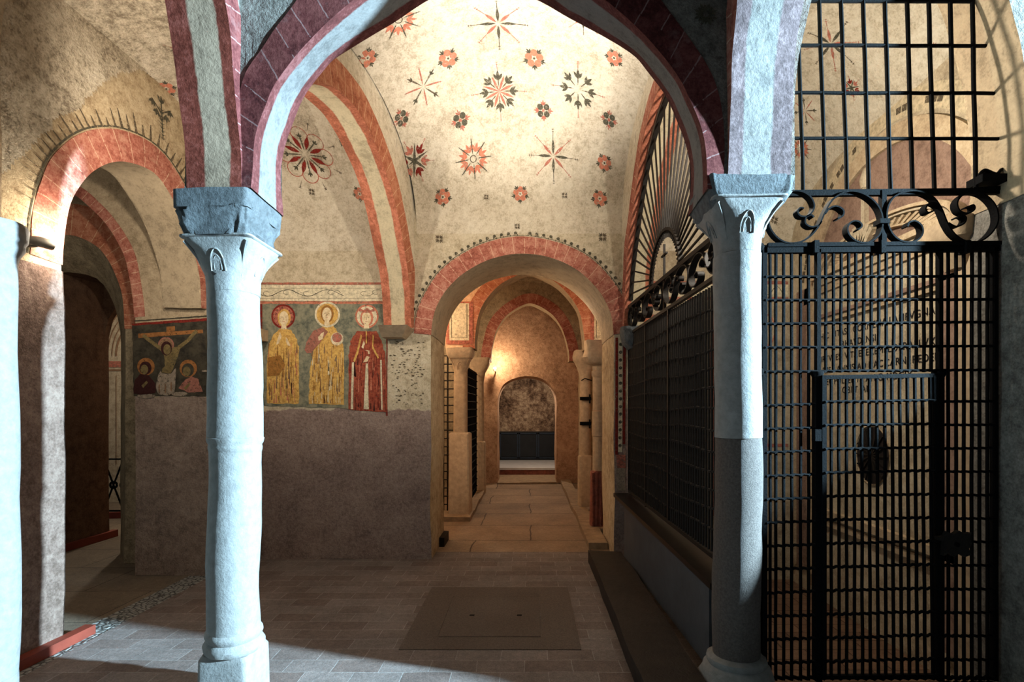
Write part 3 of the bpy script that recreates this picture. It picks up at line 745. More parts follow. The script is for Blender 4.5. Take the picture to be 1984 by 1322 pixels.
for k, (tx, y, z) in enumerate((('HIC SITAS CORNELIA LAMPVGNANA', 3.92, 2.10), ('RHAVDENSIS', 4.05, 2.00), ('VIRTVTES VITAE EXEMPLO PRAELVXIT DO', 3.86, 1.90), ('VARIIS ANNIS AD HAC CARNE REDEM', 3.96, 1.80), ('HAEC POLLENTI AM G MDCIX', 4.06, 1.70), ('OBIIT AN', 4.10, 1.62))):
    line = text_obj('text_line', tx, .075, P_ink, (0, 0, 0), (0, 0, 0)); W_ = line.dimensions.x; me = line.data
    bpy.data.objects.remove(line); cur = -W_ / 2; ch = W_ / len(tx)
    for wd in tx.split(' '):
        o = text_obj('lettered_word', wd, .075, P_ink, (C_X - .004, y - cur, z), (PI / 2, 0, -PI / 2), align='LEFT'); o.parent = ins
        cur += ch * (len(wd) + 1)
# round grated opening
t = thing('round_vent', 'dark oval opening with radiating bars low on the chapel wall', 'vent')
mb = MB(); y0, z0 = 3.89, 1.14
mb.grid(28, 1, lambda a, b: (C_X - .012 + .11 * b, y0 + (.19 - .02 * b) * math.cos(2 * PI * a), z0 + (.225 - .02 * b) * math.sin(2 * PI * a)), M['band'])
mb.poly([(C_X - .006, y0 + .18 * math.cos(2 * PI * k / 28), z0 + .215 * math.sin(2 * PI * k / 28)) for k in range(28)], M['void'])  # flat dark disc over the wall paints the opening's inner shade
mb.build('recess', t)
for k in range(16):
    a = 2 * PI * k / 16; m_ = MB(); m_.bar((C_X - .014, y0 + .02 * math.cos(a), z0 + .02 * math.sin(a)), (C_X - .014, y0 + .175 * math.cos(a), z0 + .21 * math.sin(a)), .01, .01, M['irondk']); m_.build('spoke', t)
# painted frieze on the chapel back wall
mb = MB(); W = px_at(5.1)
for (y0, y1, m) in ((545, 551, P_red), (552, 575, P_pale), (576, 581, P_red)): wpoly(mb, W, 5.097, rect(1240, y0, 1527, y1), m)
for k in range(6):
    x0 = 1250 + k * 46
    for q in stroke([(x0 + i * 2.6, 563 + 8 * math.sin(i * .5)) for i in range(16)], 1.2): wpoly(mb, W, 5.0955, q, P_dk)
for (x0, x1, y0, y1, m) in ((1500, 1505, 581, 900, P_red), (1440, 1444, 581, 900, P_red), (1380, 1384, 600, 1000, P_red), (1470, 1527, 860, 866, P_red)): wpoly(mb, W, 5.0955, rect(x0, y0, x1, y1), m)
for q in stroke([(1485 + 16 * math.cos(a * .3), 640 + 30 * math.sin(a * .3)) for a in range(22)], 2.5): wpoly(mb, W, 5.095, q, P_or)
for k in range(9): wpoly(mb, W, 5.096, rect(1262 + k * 14, 610 + (k % 3) * 30, 1272 + k * 14, 800 + (k % 4) * 30), P_white if k % 2 else P_pink)
mb.build('painted_frieze', label='scroll frieze and red framing painted on the chapel back wall', cat='wall painting')
mb = MB(ALL)
mb.loft(2.50, 2.97, [(2.30, .06, .08, 4), (2.42, .10, .12, 5), (2.46, .14, .16, 5), (2.56, .15, .17, 5)], M['tan'], 28, .012)
mb.build('corbel', label='pale stone corbel behind the right end of the iron scrollwork', cat='corbel', group='stone corbels')

# ---- floors
def floor_obj(name, x0, x1, y0, y1, z, mat, kind='structure'):
    mb = MB(); mb.grid(6, 6, lambda a, b: (x0 + (x1 - x0) * a, y0 + (y1 - y0) * b, z), mat, smooth=False); return mb.build(name, kind=kind)
floor_obj('floor', -2.82, 1.2, -1.6, 5.36, 0, M['tile'])
floor_obj('floor_strip', -3.02, -2.82, -1.6, 5.36, 0, M['cobble'])
floor_obj('floor_left', -7.5, -3.02, -1.6, 9.5, 0, M['slabf'])
floor_obj('floor_right', 1.2, 8, -1.6, 2.7, 0, M['tile'])
floor_obj('floor_chapel', 1.2, 2.62, 2.7, 5.12, -.2, M['chfl'])
mb = MB(); mb.box((1.2, 2.66, -.2), (3.8, 2.7, 0), M['kerb']); mb.build('floor_sill', kind='structure')
floor_obj('floor_passage', -3.02, 1.2, 5.36, 10.95, 0, M['flag'])
floor_obj('floor_niche', -1.2, 1.2, 10.95, 13.6, 0, M['kerb'])
t = thing('floor_hatch', 'square stone hatch with two finger holes set in the floor', 'hatch')
mb = MB(); x0, x1, y0, y1 = -.585, .085, 3.37, 4.08
for (a, b, c, d) in ((-.80, .33, 3.19, y0 - .006), (-.80, .33, y1 + .006, 4.30), (-.80, x0 - .006, y0 - .006, y1 + .006), (x1 + .006, .33, y0 - .006, y1 + .006)):
    mb.box((a, c, -.01), (b, d, .004), M['hatch'])
mb.build('surround', t)
mb = MB(); mb.box((x0, y0, -.01), (x1, y1, .005), M['hatch']); mb.build('lid', t)
for x in (-.42, -.08):
    mb = MB(); mb.box((x, 3.70, .002), (x + .035, 3.725, .0065), M['void']); mb.build('finger_hole', t)  # dark blocks on the lid, coloured as the shade in the holes

# ---- corridor beyond the passage
mb = MB(); mb.wallbox((1.15, 5.9, 0), (1.3, 10.3, 4.2), M['warm'], .3); mb.build('wall_corridor_right', kind='structure')
mb = MB(); mb.wallbox((-2.5, 5.9, 0), (-2.3, 10.3, 4.2), M['peach'], .3); mb.build('wall_corridor_left', kind='structure')
CC = sym(.02, [(.745, 2.30), (.735, 2.5), (.66, 2.85), (.43, 3.15), (.2, 3.29), (0, 3.36)])
CC2 = sym(-1.66, [(.54, 2.30), (.48, 2.7), (.3, 2.95), (0, 3.05)])
CD = sym(.03, [(.70, 2.33), (.69, 2.55), (.60, 2.88), (.42, 3.14), (.2, 3.30), (0, 3.37)])
mb = MB(XZ)
arcade(mb, frY(7.0), [(-2.3, 0), (-2.2, 0)] + CC2 + [(-.725, 2.30)] + CC[1:] + [(1.15, 2.30)], 4.2, 0, .3, M['peach'], M['grey'])
mb.build('wall_corridor_arcade', kind='structure')
arch_obj('arch', frY(7.0), CC, .16, 0, .3, M['ringor'], M['sof_p'], 'orange-banded pointed arch first beyond the passage', 'painted arches', warpm=XZ)
mb = MB(XZ)
arcade(mb, frY(9.2), [(-2.3, 0), (-.93, 0), (-.93, 2.33), (-.67, 2.33)] + CD[1:] + [(.92, 2.33), (.92, 0), (1.15, 0)], 4.2, 0, .25, M['grey'], M['grey'])
mb.build('wall_corridor_inner', kind='structure')
arch_obj('arch', frY(9.2), CD, .17, 0, .25, M['ringred'], M['sof_p'], 'darker red pointed arch farthest down the corridor', 'painted arches', warpm=XZ)
CE = sym(-.02, [(.585, 1.55), (.56, 1.75), (.45, 1.96), (.25, 2.08), (0, 2.12)])
mb = MB(ALL)
arcade(mb, frY(10.2), [(-2.3, 0), (-.605, 0)] + CE + [(.565, 0), (1.15, 0)], 4.2, 0, .7, M['warm'], M['warm'], step=.1)
mb.build('wall_corridor_end', kind='structure')
for nm, y0, y1 in (('ceiling_corridor', 5.9, 7.0), ('ceiling_corridor_middle', 7.3, 9.2), ('ceiling_corridor_end', 9.45, 10.2)):
    vault_obj(nm, Vault((-2.3, -2.3), (1.15, 1.15), y0, y1, 3.1, .75, .45, .9, .1, .1), M['grey'] if y0 > 7 else M['peach'], 16, 20)
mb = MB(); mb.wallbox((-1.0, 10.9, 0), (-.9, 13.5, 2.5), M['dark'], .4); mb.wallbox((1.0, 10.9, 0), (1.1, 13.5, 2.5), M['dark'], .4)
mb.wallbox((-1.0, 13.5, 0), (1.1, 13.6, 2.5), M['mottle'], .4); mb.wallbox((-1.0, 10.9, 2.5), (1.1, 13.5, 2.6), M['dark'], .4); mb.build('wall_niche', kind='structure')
# painted panels above the corridor capitals
mb = MB(); W = px_at(7.0)
for (x0, x1) in ((868, 912), (1148, 1172)):
    wpoly(mb, W, 6.985, rect(x0 - 4, 585, x1 + 4, 668), M['ringor'] and P_red); wpoly(mb, W, 6.983, rect(x0 + 3, 588, x1 - 3, 660), P_pale)
    for q in stroke([(x0 + 7, 590), (x0 + 7, 655), (x1 - 7, 655), (x1 - 7, 590)], 1.2): wpoly(mb, W, 6.981, q, P_dk)
mb.build('trim_4', kind='structure')
mb = MB(ALL); mb.wallbox((.64, 5.45, 0), (.84, 10.2, .07), M['kerb'], .3); mb.build('kerb', label='low stone kerb along the right side of the corridor', cat='kerb')
mb = MB(ALL); mb.wallbox((-1.2, 6.78, 0), (-.76, 9.2, .06), M['kerb'], .3); mb.build('kerb', label='low stone ledge along the left side of the corridor', cat='kerb')

# ---- far left room
mb = MB(); mb.wallbox((-7.4, 8.2, 0), (-3.6, 8.35, 3.6), M['chapel'], .5)
W = px_at(8.2)
for (y0, y1, m) in ((700, 712, P_red), (716, 719, P_tan)): wpoly(mb, W, 8.19, rect(150, y0, 300, y1), m)
for q in stroke([(252, 900), (252, 728), (226, 728), (226, 900)], 1.6): wpoly(mb, W, 8.189, q, P_tan)
for r in (36, 44, 52, 60, 68):
    for q in stroke([(262 - r * math.cos(a * .1), 690 - r * 1.6 * math.sin(a * .1)) for a in range(16)], 2 if r % 3 else 4): wpoly(mb, W, 8.188, q, P_tan if r % 8 else P_thin)
mb.build('wall_far_left', kind='structure')
mb = MB(); mb.wallbox((-7.4, 6.0, 3.5), (-3.6, 8.2, 3.6), M['grey'], .5); mb.build('ceiling_far_room', kind='structure')

# ================================================================== COLUMNS
def loft_wob(zs, r, lean=0):
    return zs
def column(cx, cy, r, name, label, group, zb, zn, capital, base, seg=(), mats=None):
    t = thing(name, label, 'column', group)
    return t
def shaft(t, cx, cy, z0, z1, r0, r1, mat, label=None, lean=(0, 0), n=14):
    mb = MB(ALL); secs = []
    for i in range(n + 1):
        k = i / n; r = (r0 + (r1 - r0) * k) * (1 + .012 * noise.noise(Vector((cx, k * 5, z0)))); secs.append((z0 + (z1 - z0) * k, r, r, 2))
    mb.loft(cx + lean[0], cy + lean[1], secs, mat, 36, .002); return mb.build('shaft', t, label=label)
# left foreground column
t = thing('column', 'bluish white stone column in the left foreground with two-tier capital', 'column', 'foreground columns')
cx, cy = -1.53, 2.69
mb = MB(ALL); mb.loft(cx, cy - .0, [(0, .132, .13, 9), (.12, .130, .13, 9), (.235, .128, .128, 8), (.258, .118, .118, 6)], M['stone'], 60, .004); mb.build('plinth', t)
mb = MB(ALL); mb.loft(cx, cy, [(.25, .125, .125, 2.4), (.262, .142, .142, 2), (.285, .146, .146, 2), (.305, .135, .135, 2), (.315, .128, .128, 2), (.335, .138, .138, 2), (.35, .136, .136, 2), (.365, .126, .126, 2)], M['stone'], 48, .003); mb.build('base_moulding', t)
shaft(t, cx, cy, .36, 1.28, .127, .119, M['stone'])
mb = MB(ALL); mb.loft(cx, cy, [(1.27, .118, .118, 2), (1.285, .122, .122, 2), (1.30, .124, .124, 2), (1.312, .122, .122, 2), (1.325, .128, .128, 2), (1.345, .130, .130, 2), (1.352, .124, .124, 2)], M['stone'], 48, .004); mb.build('collar', t)
shaft(t, cx - .002, cy, 1.35, 2.10, .127, .122, M['stone'])
def capital(t, cx, cy, z0, z1, rn, hx, mat):
    mb = MB(ALL); H = z1 - z0
    mb.loft(cx, cy, [(z0, rn, rn, 2), (z0 + .1 * H, rn * 1.0, rn * 1.0, 2), (z0 + .3 * H, rn * 1.02, rn * 1.02, 2.1), (z0 + .55 * H, rn * 1.16, rn * 1.16, 2.6), (z0 + .75 * H, hx * .88, hx * .88, 3.6), (z0 + .88 * H, hx * .97, hx * .97, 6), (z1, hx, hx, 9)], mat, 64, .003)
    # lancet leaves on the four faces and a thin abacus edge
    for k in range(4):
        a = k * PI / 2; c, s_ = math.cos(a), math.sin(a)
        for hw, z_a, hh, th in ((.034, .34, .40, .0045), (.018, .36, .26, .0035)):
            pts = []
            for i in range(17):
                q = PI * i / 16; x = hw * math.cos(q); zz = z0 + (z_a + hh * math.sin(q) ** .9) * H
                f = (zz - (z0 + .3 * H)) / (.7 * H); rad = rn * 1.0 + max(0, f) ** 1.25 * (hx - rn) * 1.05 + .002
                pts.append((cx + c * rad - s_ * x, cy + s_ * rad + c * x, zz))
            mb.tube(pts, th, mat, 5)
        a2 = a + PI / 4; c2, s2 = math.cos(a2), math.sin(a2)
        mb.tube([(cx + c2 * (rn + (hx * 1.25 - rn) * k ** 1.6), cy + s2 * (rn + (hx * 1.25 - rn) * k ** 1.6), z0 + (.25 + .65 * k) * H) for k in [i / 8 for i in range(9)]], [.004 + .006 * i / 8 for i in range(9)], mat, 6)
    mb.loft(cx, cy, [(z1 - .05 * H, hx * 1.0, hx * 1.0, 12), (z1 - .03 * H, hx * 1.03, hx * 1.03, 14), (z1, hx * 1.03, hx * 1.03, 14)], mat, 64, .002)
    return mb.build('capital', t)
capital(t, cx, cy, 2.08, 2.345, .122, .172, M['stone'])
mb = MB(ALL); mb.loft(cx - .005, cy - .03, [(2.335, .150, .145, 8), (2.36, .160, .155, 9), (2.39, .165, .16, 10), (2.42, .170, .166, 10), (2.45, .176, .172, 12), (2.475, .178, .175, 12)], M['stone2'], 160, .022, rf=24); mb.loft(cx - .005, cy - .03, [(2.468, .182, .178, 16), (2.555, .188, .184, 16)], M['stone2'], 120, .003); mb.build('impost_block', t, label='rough grey impost block')
mb = MB(); mb.tube([(cx - .03, cy - .127, 2.17), (cx - .03, cy - .117, 2.17)], .012, M['void'], 12); mb.build('drilled_hole', t)  # dark plug on the surface, coloured as the hole's shade
# right foreground column
t = thing('column', 'right foreground column, white stone above and speckled grey granite below', 'column', 'foreground columns')
cx, cy = 1.075, 2.66
mb = MB(ALL); mb.loft(cx, cy, [(-.02, .175, .175, 7), (.08, .172, .172, 6), (.12, .168, .168, 3), (.15, .172, .172, 2), (.18, .162, .162, 2), (.195, .145, .145, 2), (.21, .150, .150, 2), (.225, .146, .146, 2), (.24, .122, .122, 2)], M['stone'], 60, .004); mb.build('base_moulding', t)
shaft(t, cx, cy, .23, 1.345, .119, .117, M['granite'], 'speckled grey granite lower drum')
shaft(t, cx, cy, 1.347, 2.27, .119, .116, M['stone'])
capital(t, cx, cy, 2.272, 2.53, .113, .175, M['stone'])
mb = MB(ALL); mb.loft(cx + .005, cy, [(2.485, .165, .14, 6), (2.50, .178, .155, 8), (2.55, .198, .175, 12), (2.625, .205, .180, 14)], M['stone2'], 120, .014, rf=22); mb.build('impost_block', t, label='rough pitted grey impost slab')
# far left column, cut by the frame
t = thing('column', 'bluish column cut off by the left edge of the picture', 'column', 'foreground columns')
cx, cy = -2.79, 2.66
mb = MB(ALL); mb.loft(cx, cy, [(0, .132, .132, 2), (.06, .13, .13, 2), (.1, .126, .126, 2)], M['stone'], 48, .004); mb.build('base_moulding', t)
shaft(t, cx, cy, .095, 2.26, .125, .118, M['stone'])
mb = MB(ALL); mb.loft(cx, cy, [(2.25, .117, .117, 2), (2.29, .125, .125, 2), (2.33, .145, .145, 2), (2.36, .146, .146, 2), (2.375, .155, .155, 2), (2.44, .16, .16, 2), (2.46, .15, .15, 2)], M['stone'], 48, .002); mb.build('capital', t)
# corridor columns
t = thing('column', 'corridor column at left on a tall square stone pedestal', 'column', 'corridor columns')
cx, cy = -.93, 7.10
mb = MB(ALL); mb.loft(cx, cy, [(.0, .145, .145, 16), (1.14, .14, .14, 16), (1.16, .125, .125, 12)], M['tan'], 48, .004); mb.build('pedestal', t)
mb = MB(ALL); mb.loft(cx, cy, [(1.15, .095, .095, 4), (1.7, .092, .092, 4), (1.95, .092, .092, 3)], M['tan'], 40, .003); mb.build('shaft', t)
capital(t, cx, cy, 1.94, 2.18, .092, .14, M['tan'])
mb = MB(ALL); mb.loft(cx, cy, [(2.17, .15, .15, 10), (2.22, .175, .175, 14), (2.31, .18, .18, 14)], M['tan'], 48, .004); mb.build('impost_block', t)
t = thing('column', 'slender column at left deeper in the corridor beside the pier', 'column', 'corridor columns')
cx, cy = -.86, 9.08
mb = MB(ALL); mb.loft(cx, cy, [(0, .11, .11, 8), (.9, .11, .11, 8), (.92, .09, .09, 3), (1.95, .085, .085, 3)], M['tan'], 36, .004); mb.build('shaft', t)
mb = MB(ALL); mb.loft(cx, cy, [(1.94, .085, .085, 2.5), (2.1, .11, .11, 3), (2.25, .18, .18, 6), (2.36, .19, .19, 9)], M['tan'], 36, .004); mb.build('capital', t)
t = thing('column', 'corridor column at right with bulging capital on a red fluted marble base', 'column', 'corridor columns')
cx, cy = .875, 6.30
mb = MB(ALL); secs = []
mb.loft(cx, cy, [(.07, .115, .10, 6), (.72, .11, .10, 6), (.74, .095, .095, 3)], M['redm'], 48, .01); 
for k in range(5): mb.bar((cx - .095 + k * .047, cy - .1, .08), (cx - .095 + k * .047, cy - .1, .72), .018, .03, M['redm'])
mb.build('fluted_base', t, label='red veined fluted marble base')
for z0, z1, r in ((.735, 1.15, .092), (1.155, 1.45, .095), (1.46, 1.87, .082)): shaft(t, cx, cy, z0, z1, r, r * .97, M['tan'])
mb = MB(ALL); mb.loft(cx, cy, [(1.86, .082, .082, 2), (1.88, .095, .095, 2), (1.93, .098, .098, 2), (1.945, .085, .085, 2), (1.99, .088, .088, 2), (2.0, .10, .10, 2), (2.01, .085, .085, 2)], M['tan'], 36, .002); mb.build('collar', t)
mb = MB(ALL); mb.loft(cx - .02, cy, [(2.0, .08, .08, 2), (2.03, .15, .15, 2.6), (2.1, .19, .18, 3), (2.2, .17, .17, 4), (2.31, .18, .18, 6)], M['tan'], 48, .01); mb.build('capital', t, label='bulging speckled capital block')
t = thing('column', 'second corridor column at right carrying two iron hinge straps', 'column', 'corridor columns')
cx, cy = .84, 7.55
mb = MB(ALL); mb.loft(cx, cy, [(.07, .105, .1, 5), (.78, .10, .1, 5), (.8, .088, .088, 3)], M['tan'], 36, .008); mb.build('pedestal', t)
shaft(t, cx, cy, .79, 1.93, .085, .08, M['tan'])
mb = MB(ALL); mb.loft(cx, cy, [(1.92, .08, .08, 2), (1.98, .085, .085, 2), (2.1, .12, .12, 3), (2.17, .15, .15, 5), (2.19, .17, .17, 4), (2.25, .18, .18, 4), (2.33, .16, .16, 5)], M['tan'], 36, .004); mb.build('capital', t)
for z in (1.27, 1.63):
    mb = MB(); mb.box((cx - .09, cy - .12, z - .025), (cx + .07, cy - .08, z + .025), M['iron']); mb.box((cx + .04, cy - .14, z - .07), (cx + .06, cy - .10, z + .06), M['iron']); mb.build('hinge_strap', t)
mb = MB(); mb.tube([(cx - .07, cy - .1, 1.89), (cx - .02, cy - .12, 1.92), (cx + .08, cy - .1, 1.89)], .008, M['iron'], 6); mb.build('iron_hook', t)

# corbels
mb = MB(ALL); mb.hexa(lambda a, b, c: (-1.39 + .27 * a * (.7 + .3 * c), 4.80 + .30 * b + .14 * (1 - c) * (1 - b), 2.175 + .095 * c), M['tan'], 4); mb.build('corbel', label='grey stone corbel right of the three painted saints', cat='corbel', group='stone corbels')
mb = MB(ALL); mb.loft(1.03, 4.98, [(2.06, .06, .1, 4), (2.12, .12, .13, 5), (2.24, .14, .14, 5), (2.27, .13, .13, 5)], M['stone2'], 32, .012); mb.build('corbel', label='worn grey corbel between the passage arch and the iron fan', cat='corbel', group='stone corbels')
mb = MB(ALL); mb.box((-2.67, 4.80, 2.15), (-2.56, 5.1, 2.26), M['tan'], 3); mb.build('corbel', label='stone corbel half hidden behind the left foreground column', cat='corbel', group='stone corbels')

# ================================================================== IRONWORK
G = lambda x, y: ((x - 1023) * .00266, 1.5 - (y - 790) * .00266)
def wavy(p, q, amp=.0022, n=10, ph=0):
    p = Vector(p); q = Vector(q); d = (q - p); out = []
    for i in range(n + 1):
        k = i / n; v = p + d * k; o_ = noise.noise_vector(v * 4 + Vector((ph, 0, 0))) * amp; out.append(v + o_)
    return out
YG = 2.66
t = thing('iron_gate', 'black wrought iron barred gate at right with a door leaf in its middle', 'gate')
def gv(x, y0, y1, w, name='upright_bar', par=t, dep=None, lean=0, Y=YG):
    mb = MB(); a = G(x, y0); b = G(x + lean, y1); mb.tube(wavy((a[0], Y, a[1]), (b[0], Y, b[1]), .002, 14, x), w / 2, M['iron'], 6); return mb.build(name, par)
def gh(x0, x1, y0, y1, w, name='cross_bar', par=t, Y=YG - .008):
    mb = MB(); a = G(x0, y0); b = G(x1, y1); n = max(6, int((x1 - x0) / 8)); pts = wavy((a[0], Y, a[1]), (b[0], Y, b[1]), .002, n, y0)
    pts = [Vector((p.x, p.y + (.005 if i % 2 else -.005), p.z + (.0015 if i % 2 else -.0015))) for i, p in enumerate(pts)]
    mb.tube(pts, w / 2, M['iron'], 6); return mb.build(name, par)
def gpost(x, y0, y1, w, name, par=t, lean=0, d=.03):
    mb = MB(); a = G(x, y0); b = G(x + lean, y1); mb.bar((a[0], YG, a[1]), (b[0], YG, b[1]), w, d, M['iron'], (0, 1, 0)); return mb.build(name, par)
BOT = 1318
gpost(1480, 480, BOT, .024, 'frame_post'); gpost(1926, 480, BOT, .02, 'frame_post')
gpost(1584, 484, 722, .02, 'frame_post'); gpost(1820, 484, 722, .018, 'frame_post')
gpost(1583, 722, BOT, .032, 'frame_post', d=.04); gpost(1819, 722, BOT, .028, 'frame_post', d=.04)
for x in (1583, 1819):
    a = G(x, 722); mb = MB(); mb.loft(a[0], YG, [(a[1] - .025, .018, .022, 4), (a[1] - .008, .026, .03, 4), (a[1] + .004, .026, .03, 4)], M['iron'], 16); mb.build('collar', t)
mb = MB(); a = G(1478, 484); b = G(1934, 480); mb.bar((a[0], YG, a[1]), (b[0], YG, b[1]), .03, .04, M['iron']); mb.bar((a[0] + .02, YG - .01, a[1] + .02), (b[0], YG - .01, b[1] + .02), .02, .02, M['iron'])
for x in (1577, 1705, 1868): a = G(x, 482); mb.box((a[0] - .012, YG - .03, a[1] - .028), (a[0] + .012, YG + .025, a[1] + .035), M['iron'])
mb.build('top_rail', t)
for i, x in enumerate((1495, 1503.5 + 1, 1518.3, 1533.8, 1551, 1566.6)): 
    if i == 1: continue
    gv(x if i else 1492, 485, BOT, .0175)
gv(1503, 485, BOT, .0175)
for k in range(15): gv(1600 + k * 14.6, 485, 721, .0175)
for k in range(6): gv(1837 + k * 15.2, 485, BOT, .0175)
L1 = [(537.5, 536), (582.5, 581), (628, 625), (674, 671), (721, 717)]
for (a, b) in L1: gh(1480, 1926, a, b, .0155)
for k in range(13):
    y = 786 + k * 45.3; gh(1482, 1580, y, y - 3, .0155); gh(1826, 1922, y - 8, y - 8, .0155)
gh(1480, 1926, 1312, 1312, .02)
door = MB(); 
for (x0, y0, x1, y1) in ((1591, 728, 1591, 1310), (1805, 728, 1813, 1310)):
    a = G(x0, y0); b = G(x1, y1); door.bar((a[0], YG - .02, a[1]), (b[0], YG - .02, b[1]), .022, .022, M['iron'], (0, 1, 0))
a = G(1590, 732); b = G(1808, 728); door.bar((a[0], YG - .02, a[1]), (b[0], YG - .02, b[1]), .02, .02, M['iron'])
a = G(1590, 1308); b = G(1812, 1306); door.bar((a[0], YG - .02, a[1]), (b[0], YG - .02, b[1]), .02, .02, M['iron'])
leaf = door.build('door_leaf', t)
for k in range(14): gv(1606 + k * 14.6, 731, 1306, .0175, 'door_bar', leaf, lean=k * .45, Y=YG - .02)
for k in range(12): gh(1591, 1807 + k * .5, 779 + k * 45.3, 776 + k * 45.0, .0155, 'door_cross_bar', leaf, YG - .028)
mb = MB(); a = G(1808, 1075); b = G(1864, 1027)
pts = []
import itertools
edge = [(1812, 1072), (1822, 1066), (1832, 1074), (1842, 1067), (1852, 1074), (1864, 1070), (1860, 1058), (1866, 1048), (1861, 1038), (1865, 1028), (1852, 1030), (1842, 1024), (1832, 1031), (1820, 1026), (1814, 1034), (1801, 1036), (1802, 1042), (1814, 1044)]
for Yq in (YG - .055, YG - .03): mb.poly([(G(x, y)[0], Yq, G(x, y)[1]) for x, y in edge], M['irondk'])
for (p, q) in zip(edge, edge[1:] + edge[:1]):
    mb.poly([(G(*p)[0], YG - .055, G(*p)[1]), (G(*q)[0], YG - .055, G(*q)[1]), (G(*q)[0], YG - .03, G(*q)[1]), (G(*p)[0], YG - .03, G(*p)[1])], M['irondk'])
a = G(1836, 1050); mb.tube([(a[0], YG - .065, a[1]), (a[0], YG - .05, a[1])], .012, M['iron'], 10)
mb.build('lock_plate', t, label='jagged-edged lock plate')
for y in (843, 1290):
    mb = MB(); a = G(1577, y); mb.box((a[0] - .012, YG - .035, a[1] - .03), (a[0] + .02, YG + .0, a[1] + .03), M['iron']); mb.build('hinge', t)
for y in (480, 721): 
    mb = MB(); a = G(1474, y); mb.loft(a[0], YG, [(a[1] - .02, .012, .014, 2), (a[1], .02, .02, 2), (a[1] + .02, .012, .014, 2)], M['iron'], 12); mb.build('wall_anchor', t)

# scroll frieze above the gate
def Zm(x, y): return G(x / 3.937 + 1480, y / 3.937 + 340)
SC = [
 [(290, 262), (262, 258), (243, 285), (262, 318), (310, 322), (352, 290), (368, 235), (335, 170), (265, 132), (180, 138), (90, 200), (32, 290), (28, 390), (80, 475), (160, 522), (250, 520), (330, 480), (400, 400), (450, 290), (510, 195), (600, 140), (690, 135), (790, 180), (865, 265), (888, 370), (860, 465), (780, 520), (700, 515), (635, 465), (622, 405), (655, 362), (705, 362), (730, 395), (700, 425)],
 [(455, 300), (490, 258), (540, 246), (588, 275), (585, 318), (545, 338)],
 [(365, 330), (345, 312), (308, 330), (302, 375), (345, 402), (400, 390), (425, 360)],
 [(1075, 400), (1090, 368), (1135, 358), (1182, 395), (1188, 455), (1140, 508), (1050, 515), (970, 465), (925, 370), (922, 270), (965, 185), (1050, 138), (1160, 132), (1265, 175), (1330, 262), (1375, 370), (1430, 455), (1510, 508), (1610, 515), (1700, 460), (1758, 365), (1745, 250), (1670, 165), (1580, 135), (1500, 155), (1452, 215), (1470, 280), (1530, 300), (1580, 272), (1575, 238), (1530, 250)],
 [(1335, 262), (1285, 222), (1235, 228), (1212, 265), (1230, 295), (1270, 282)],
 [(1385, 372), (1440, 400), (1500, 378), (1518, 335), (1490, 315), (1455, 330)]]
fz = thing('scroll_frieze', 'black iron S-scroll frieze directly above the gate', 'ironwork', 'iron scroll friezes')
for s_ in SC:
    mb = MB(); mb.ribbon(catmull([Zm(*p) for p in s_], 5), lambda u, tt, z: (u, YG + tt, z), -.022, .022, .0075, M['iron']); mb.build('scroll', fz)
mb = MB(); a = Zm(905, 118); b = Zm(905, 535); mb.bar((a[0], YG, a[1]), (b[0], YG, b[1]), .024, .03, M['iron'], (0, 1, 0)); a = Zm(905, 360); mb.box((a[0] - .03, YG - .028, a[1] - .012), (a[0] + .02, YG + .028, a[1] + .012), M['iron']); mb.build('middle_post', fz)
# window screen above
ws = thing('window_screen', 'black iron grid of tall rectangles filling the upper right arch', 'window grille')
def ub(x0, y0, x1, y1, w, nm):
    mb = MB(); a = G(x0, y0); b = G(x1, y1); mb.tube(wavy((a[0], YG, a[1]), (b[0], YG, b[1]), .0025, 14, x0), w / 2, M['iron'], 8); mb.build(nm, ws)
for k in range(9):
    x = 1545 + k * 42.4; ub(x - 2, -60, x + (11 if k < 7 else 7), 370, .0205, 'upright_bar')
for (y, x1) in ((3, 1886), (89, 1915), (181, 1932), (269, 1942)): ub(1518, y - 1, x1, y, .018, 'cross_bar')
mb = MB(); a = G(1495, 376); b = G(1945, 371); mb.bar((a[0], YG, a[1]), (b[0], YG, b[1]), .024, .03, M['iron']); mb.build('bottom_rail', ws)

# side grille between right column and the wall
f_s, Ls = frame_of((1.085, 2.80), (.985, 5.02))
sg = thing('side_grille', 'dense dark iron bar screen receding between right column and back wall', 'grille')
mb = MB()
for z0, z1 in ((2.25, 2.21), (.635, .69)): mb.bar(f_s(0, 0, z0), f_s(Ls, 0, z1), .03, .025, M['irondk'])
mb.bar(f_s(0, 0, .63), f_s(0, 0, 2.25), .025, .025, M['irondk']); mb.bar(f_s(Ls, 0, .68), f_s(Ls, 0, 2.21), .025, .025, M['irondk']); mb.bar(f_s(1.0, 0, .65), f_s(1.0, 0, 2.23), .028, .028, M['irondk']); mb.bar(f_s(1.62, 0, .65), f_s(1.62, 0, 2.23), .024, .024, M['irondk']); mb.build('frame', sg)
up = MB(); up.tube(wavy((0, 0, 0), (0, 0, 1.55), .003, 8), .0082, M['irondk'], 5)
first = up.build('upright_bar', sg)
for k in range(1, 51):
    u = k * Ls / 51; p = f_s(u, 0, .66)
    o = first if k == 1 else first.copy()
    if k > 1: COL.objects.link(o); o.parent = sg
    o.location = p
for k in range(12):
    zz = .78 + k * .118; mb = MB(); n = 46; pts = [Vector(f_s(Ls * i / n, .009 * (1 if i % 2 else -1) - .0 , zz + .012 * math.sin(i * .21 + k) + .006 * noise.noise(Vector((i * .6, k, 0))))) for i in range(n + 1)]
    mb.tube(pts, .008, M['irondk'], 5); mb.build('cross_bar', sg)
